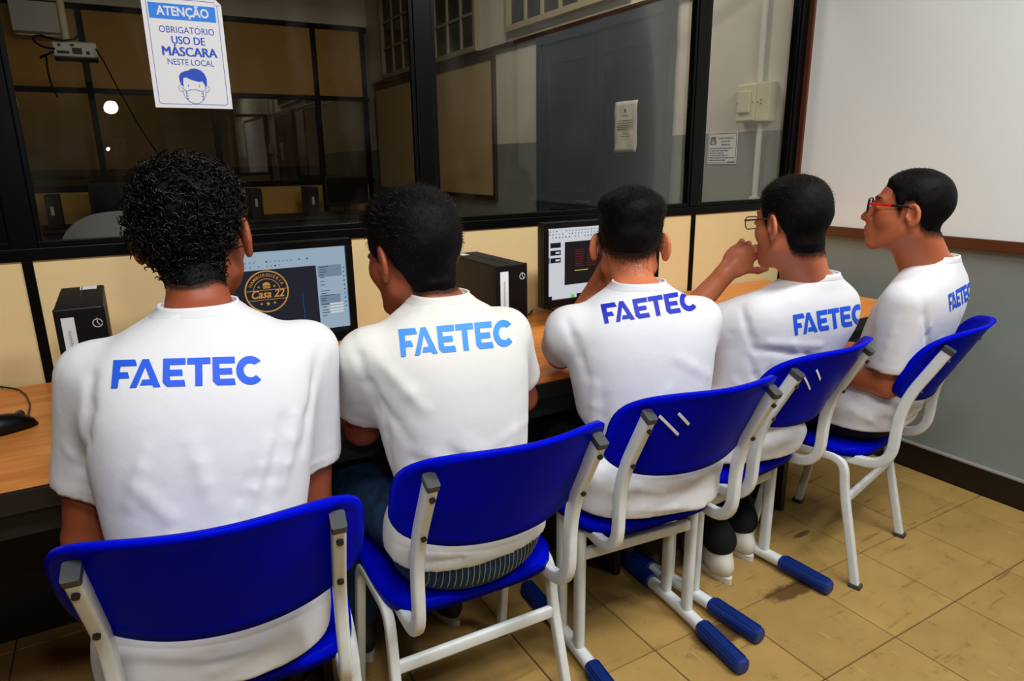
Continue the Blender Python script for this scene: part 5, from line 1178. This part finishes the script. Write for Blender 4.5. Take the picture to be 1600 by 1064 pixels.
    d = np.stack([sg*0.9, -0.25+0*x, 0.25+rg.normal(0, 0.2, n)], 1); P = q[:, None]+d[:, None]*np.array([0, 0.5, 1])[None, :, None]*0.006
    strands('eyebrows', (P@R.T+H, 0.0006*np.array([1, 0.9, 0.3])), 'hair', per)
    for ch in per.children: ch.matrix_parent_inverse = Matrix.Translation((-P0[0], -P0[1], 0))
    return per

# ------------------------------------------------------------------ the five students
def flat_hand(s_, az, curl=0.25):
    a = math.radians(az); f = (math.sin(a), math.cos(a), 0); return dict(d=f, n=(0, 0, 1), s=(-s_*math.cos(a), s_*math.sin(a), 0), curl=[curl]*4)
PEOPLE = []
PEOPLE.append(dict(id=1, az=7, label='student in white shirt with thick curly black hair, seated near the small tower', girth=1.06, N=PY(311, 480, 1.24), hs=1.05, H=PY(306, 372, 1.335), seat_x=-0.035, head=(20, 4, -2), neck=1.0,
    EL=PY(136, 838, 1.30), ER=PY(488, 790, 1.27), WL=(0.02, 1.53, 0.757), WR=(0.27, 1.52, 0.757),
    handL=flat_hand(-1, 15), handR=flat_hand(1, -5), hair=dict(side=0.003, top=0.016, fade=0.02, lump=0.003, curl=True, n=1500, seed=1, t0=0.01, nape=0.004, wide=0.05, stub=0.005, nstub=900, ear_cover=0.075, ear_puff=0.030), hump=-0.01, ncr=14,
    pxcr=[((462, 650), (440, 760), .005, .010), ((445, 655), (415, 790), -.004, .009), ((420, 690), (385, 800), .004, .010), ((395, 720), (365, 810), -.003, .008), ((500, 545), (474, 700), -.005, .009), ((143, 590), (128, 730), -.006, .010), ((230, 700), (200, 790), .003, .010), ((300, 690), (330, 790), .0025, .012), ((330, 480), (250, 500), .0015, .008)],
    print=('print_blue', quad_map((177, 563), (411, 556), (414, 600), (174, 607)), 'cam')))
PEOPLE.append(dict(id=2, az=-2, label='student in white shirt and blue jeans with straight black hair, head turned to the left', girth=0.97, N=PY(688, 464, 1.22), hs=1.03, H=PY(645, 400, 1.285), hem=0.512, head=(-17, 8, -3), neck=1.0, shirt='shirt_cream',
    EL=PY(566, 668, 1.36), ER=PY(815, 620, 1.34), WL=(0.40, 1.58, 0.757), WR=(0.62, 1.58, 0.757), trousers='jeans', stitch=True,
    handL=flat_hand(-1, 10), handR=flat_hand(1, -12), hair=dict(side=0.010, top=0.020, quiff=0.008, fade=0.025, lump=0.0008, n=8000, len=0.017, seed=2, flow=(0.2, 0.45, -0.05), stand=0.42, nape=0.004, wide=0.035, stub=0.006, nstub=1500),
    hips=(0.166, 0.122, 0.10), pxcr=[((590, 560), (665, 640), .004, .012), ((575, 600), (640, 690), -.003, .010), ((600, 640), (615, 760), -.004, .010), ((548, 520), (590, 640), -.005, .009), ((833, 520), (846, 640), -.003, .008), ((650, 865), (760, 868), .005, .006), ((660, 880), (840, 850), -.004, .005), ((700, 475), (640, 490), .003, .007), ((790, 470), (740, 500), -.002, .008), ((780, 690), (845, 640), .003, .010)],
    print=('print_light', quad_map((622, 515), (801, 499), (805, 540), (627, 558)), 'cam')))
PEOPLE.append(dict(id=3, az=15, label='student in white shirt with short hair faded at the nape and both ears showing', girth=1.06, N=PY(998, 444, 1.22), H=PY(984, 383, 1.30), head=(38, 2, 0), neck=1.0, ear=10,
    EL=(1.0, 1.47, 0.765), ER=(1.285, 1.28, 0.68), WL=(1.145, 1.46, 0.985), WR=(1.19, 1.52, 0.757),
    handL=dict(d=(0.2, -0.3, 1), n=(-0.8, 0.6, 0.1), s=(-0.5, -0.8, 0), curl=[0.25]*4), handR=flat_hand(1, -8), hair=dict(side=0.005, top=0.030, fade=0.05, lump=0.0012, n=9000, len=0.007, seed=3, flow=(0.2, 0.2, 0.1), stand=0.6, nape=0.062, stub=0.055, nstub=14000),
    pxcr=[((930, 600), (925, 700), .004, .010), ((945, 620), (940, 720), -.003, .010), ((885, 500), (918, 590), -.006, .010), ((960, 800), (1100, 790), .004, .007), ((970, 815), (1120, 790), -.004, .006), ((1140, 500), (1150, 590), -.004, .008), ((1060, 560), (1130, 600), .003, .012)],
    print=('print_navy', quad_map((938, 476), (1086, 452), (1092, 484), (945, 506)), 'cam')))
PEOPLE.append(dict(id=4, az=13, label='student in white shirt and thin glasses resting chin on a raised fist', girth=1.08, sw=0.150, SRo=(0.135, 0.06, -0.11), seat_y=0.265, wa=[1, 1, 1.0, 1.04, 1.08, 1.08, 1.06, 1, 1, 1, 1, 1], N=PY(1271, 430, 1.15), H=PY(1236, 351, 1.165), hs=0.96, head=(3, 6, 0), neck=1.02, h=0.004,
    EL=PY(1045, 525, 1.42), ER=(1.70, 1.33, 0.67), WL=PY(1136, 424, 1.33), WR=(1.62, 1.47, 0.757), ankles=((1.50, 1.31, 0.09), (1.655, 1.36, 0.09)), shoe='shoe_white',
    handL=dict(d=(0.55, -0.2, 0.6), n=(-0.5, -0.75, 0.5), s=(0.4, 0.1, -0.6), curl=[1.0, 1.05, 1.1, 1.1]), handR=flat_hand(1, -8), hair=dict(side=0.008, top=0.018, fade=0.03, lump=0.0006, n=6000, len=0.012, seed=4, flow=(0.1, 0.35, -0.15), stand=0.28, nape=-0.004, wide=0.03, stub=0.02, nstub=2500),
    pxcr=[((1180, 545), (1300, 562), -.006, .008), ((1200, 535), (1320, 542), .005, .009), ((1300, 562), (1352, 535), .005, .007), ((1170, 560), (1200, 640), -.004, .008), ((1158, 480), (1180, 550), -.005, .008), ((1240, 545), (1270, 580), .003, .008), ((1230, 700), (1290, 680), .004, .007)],
    print=('print_blue', quad_map((1238, 492), (1349, 474), (1353, 505), (1242, 524)), 'cam')))
PEOPLE.append(dict(id=5, az=-12, hem=0.488, label='student in white shirt and red-sided glasses seen in profile by the grey wall', girth=0.97, sw=0.178, slr=0.067, hump=-0.03, N=PY(1464, 403, 1.05), H=PY(1420, 331, 1.085), hs=0.94, head=(-28, -4, 0), neck=1.0, h=0.0038,
    EL=PY(1388, 600, 1.05), ER=(2.20, 1.22, 0.62), WL=(1.88, 1.30, 0.640), WR=(2.08, 1.42, 0.635), sleeve=(0.80, 0.7),
    handL=flat_hand(-1, 10), handR=flat_hand(1, -20), hair=dict(side=0.006, top=0.012, fade=0.03, lump=0.0006, n=6000, len=0.007, seed=5, flow=(0, 0.35, -0.1), stand=0.25, nape=0.022, wide=0.03, stub=0.02, nstub=2500),
    pxcr=[((1440, 460), (1452, 560), -.006, .010), ((1455, 570), (1420, 600), .005, .007), ((1450, 590), (1400, 640), -.005, .007), ((1470, 530), (1455, 600), .004, .007), ((1330, 640), (1420, 690), .003, .008), ((1400, 500), (1380, 560), .003, .008)],
    print=('print_blue', quad_map((1481, 460), (1516, 440), (1519, 466), (1484, 487)), 'cam')))
FIG = {sp['id']: person(sp) for sp in PEOPLE}
sp = {q['id']: q for q in PEOPLE}
eyeglasses(sp[3]['H'], rot(*sp[3]['head']), 'black thin-framed glasses worn by the student with the faded nape', 'glasses_black', 'glasses_black', 'glasses_black')
eyeglasses(sp[4]['H'], 0.96*rot(*sp[4]['head']), 'thin brown glasses worn by the student with chin on fist', 'glasses_brown', 'glasses_brown', 'glasses_brown')
eyeglasses(sp[5]['H'], 0.94*rot(*sp[5]['head']), 'black glasses with red temples worn by the student by the wall', 'glasses_black', 'glasses_red', 'glasses_black', hz=0.019, sp_rim=0.0024, th=0.0065)
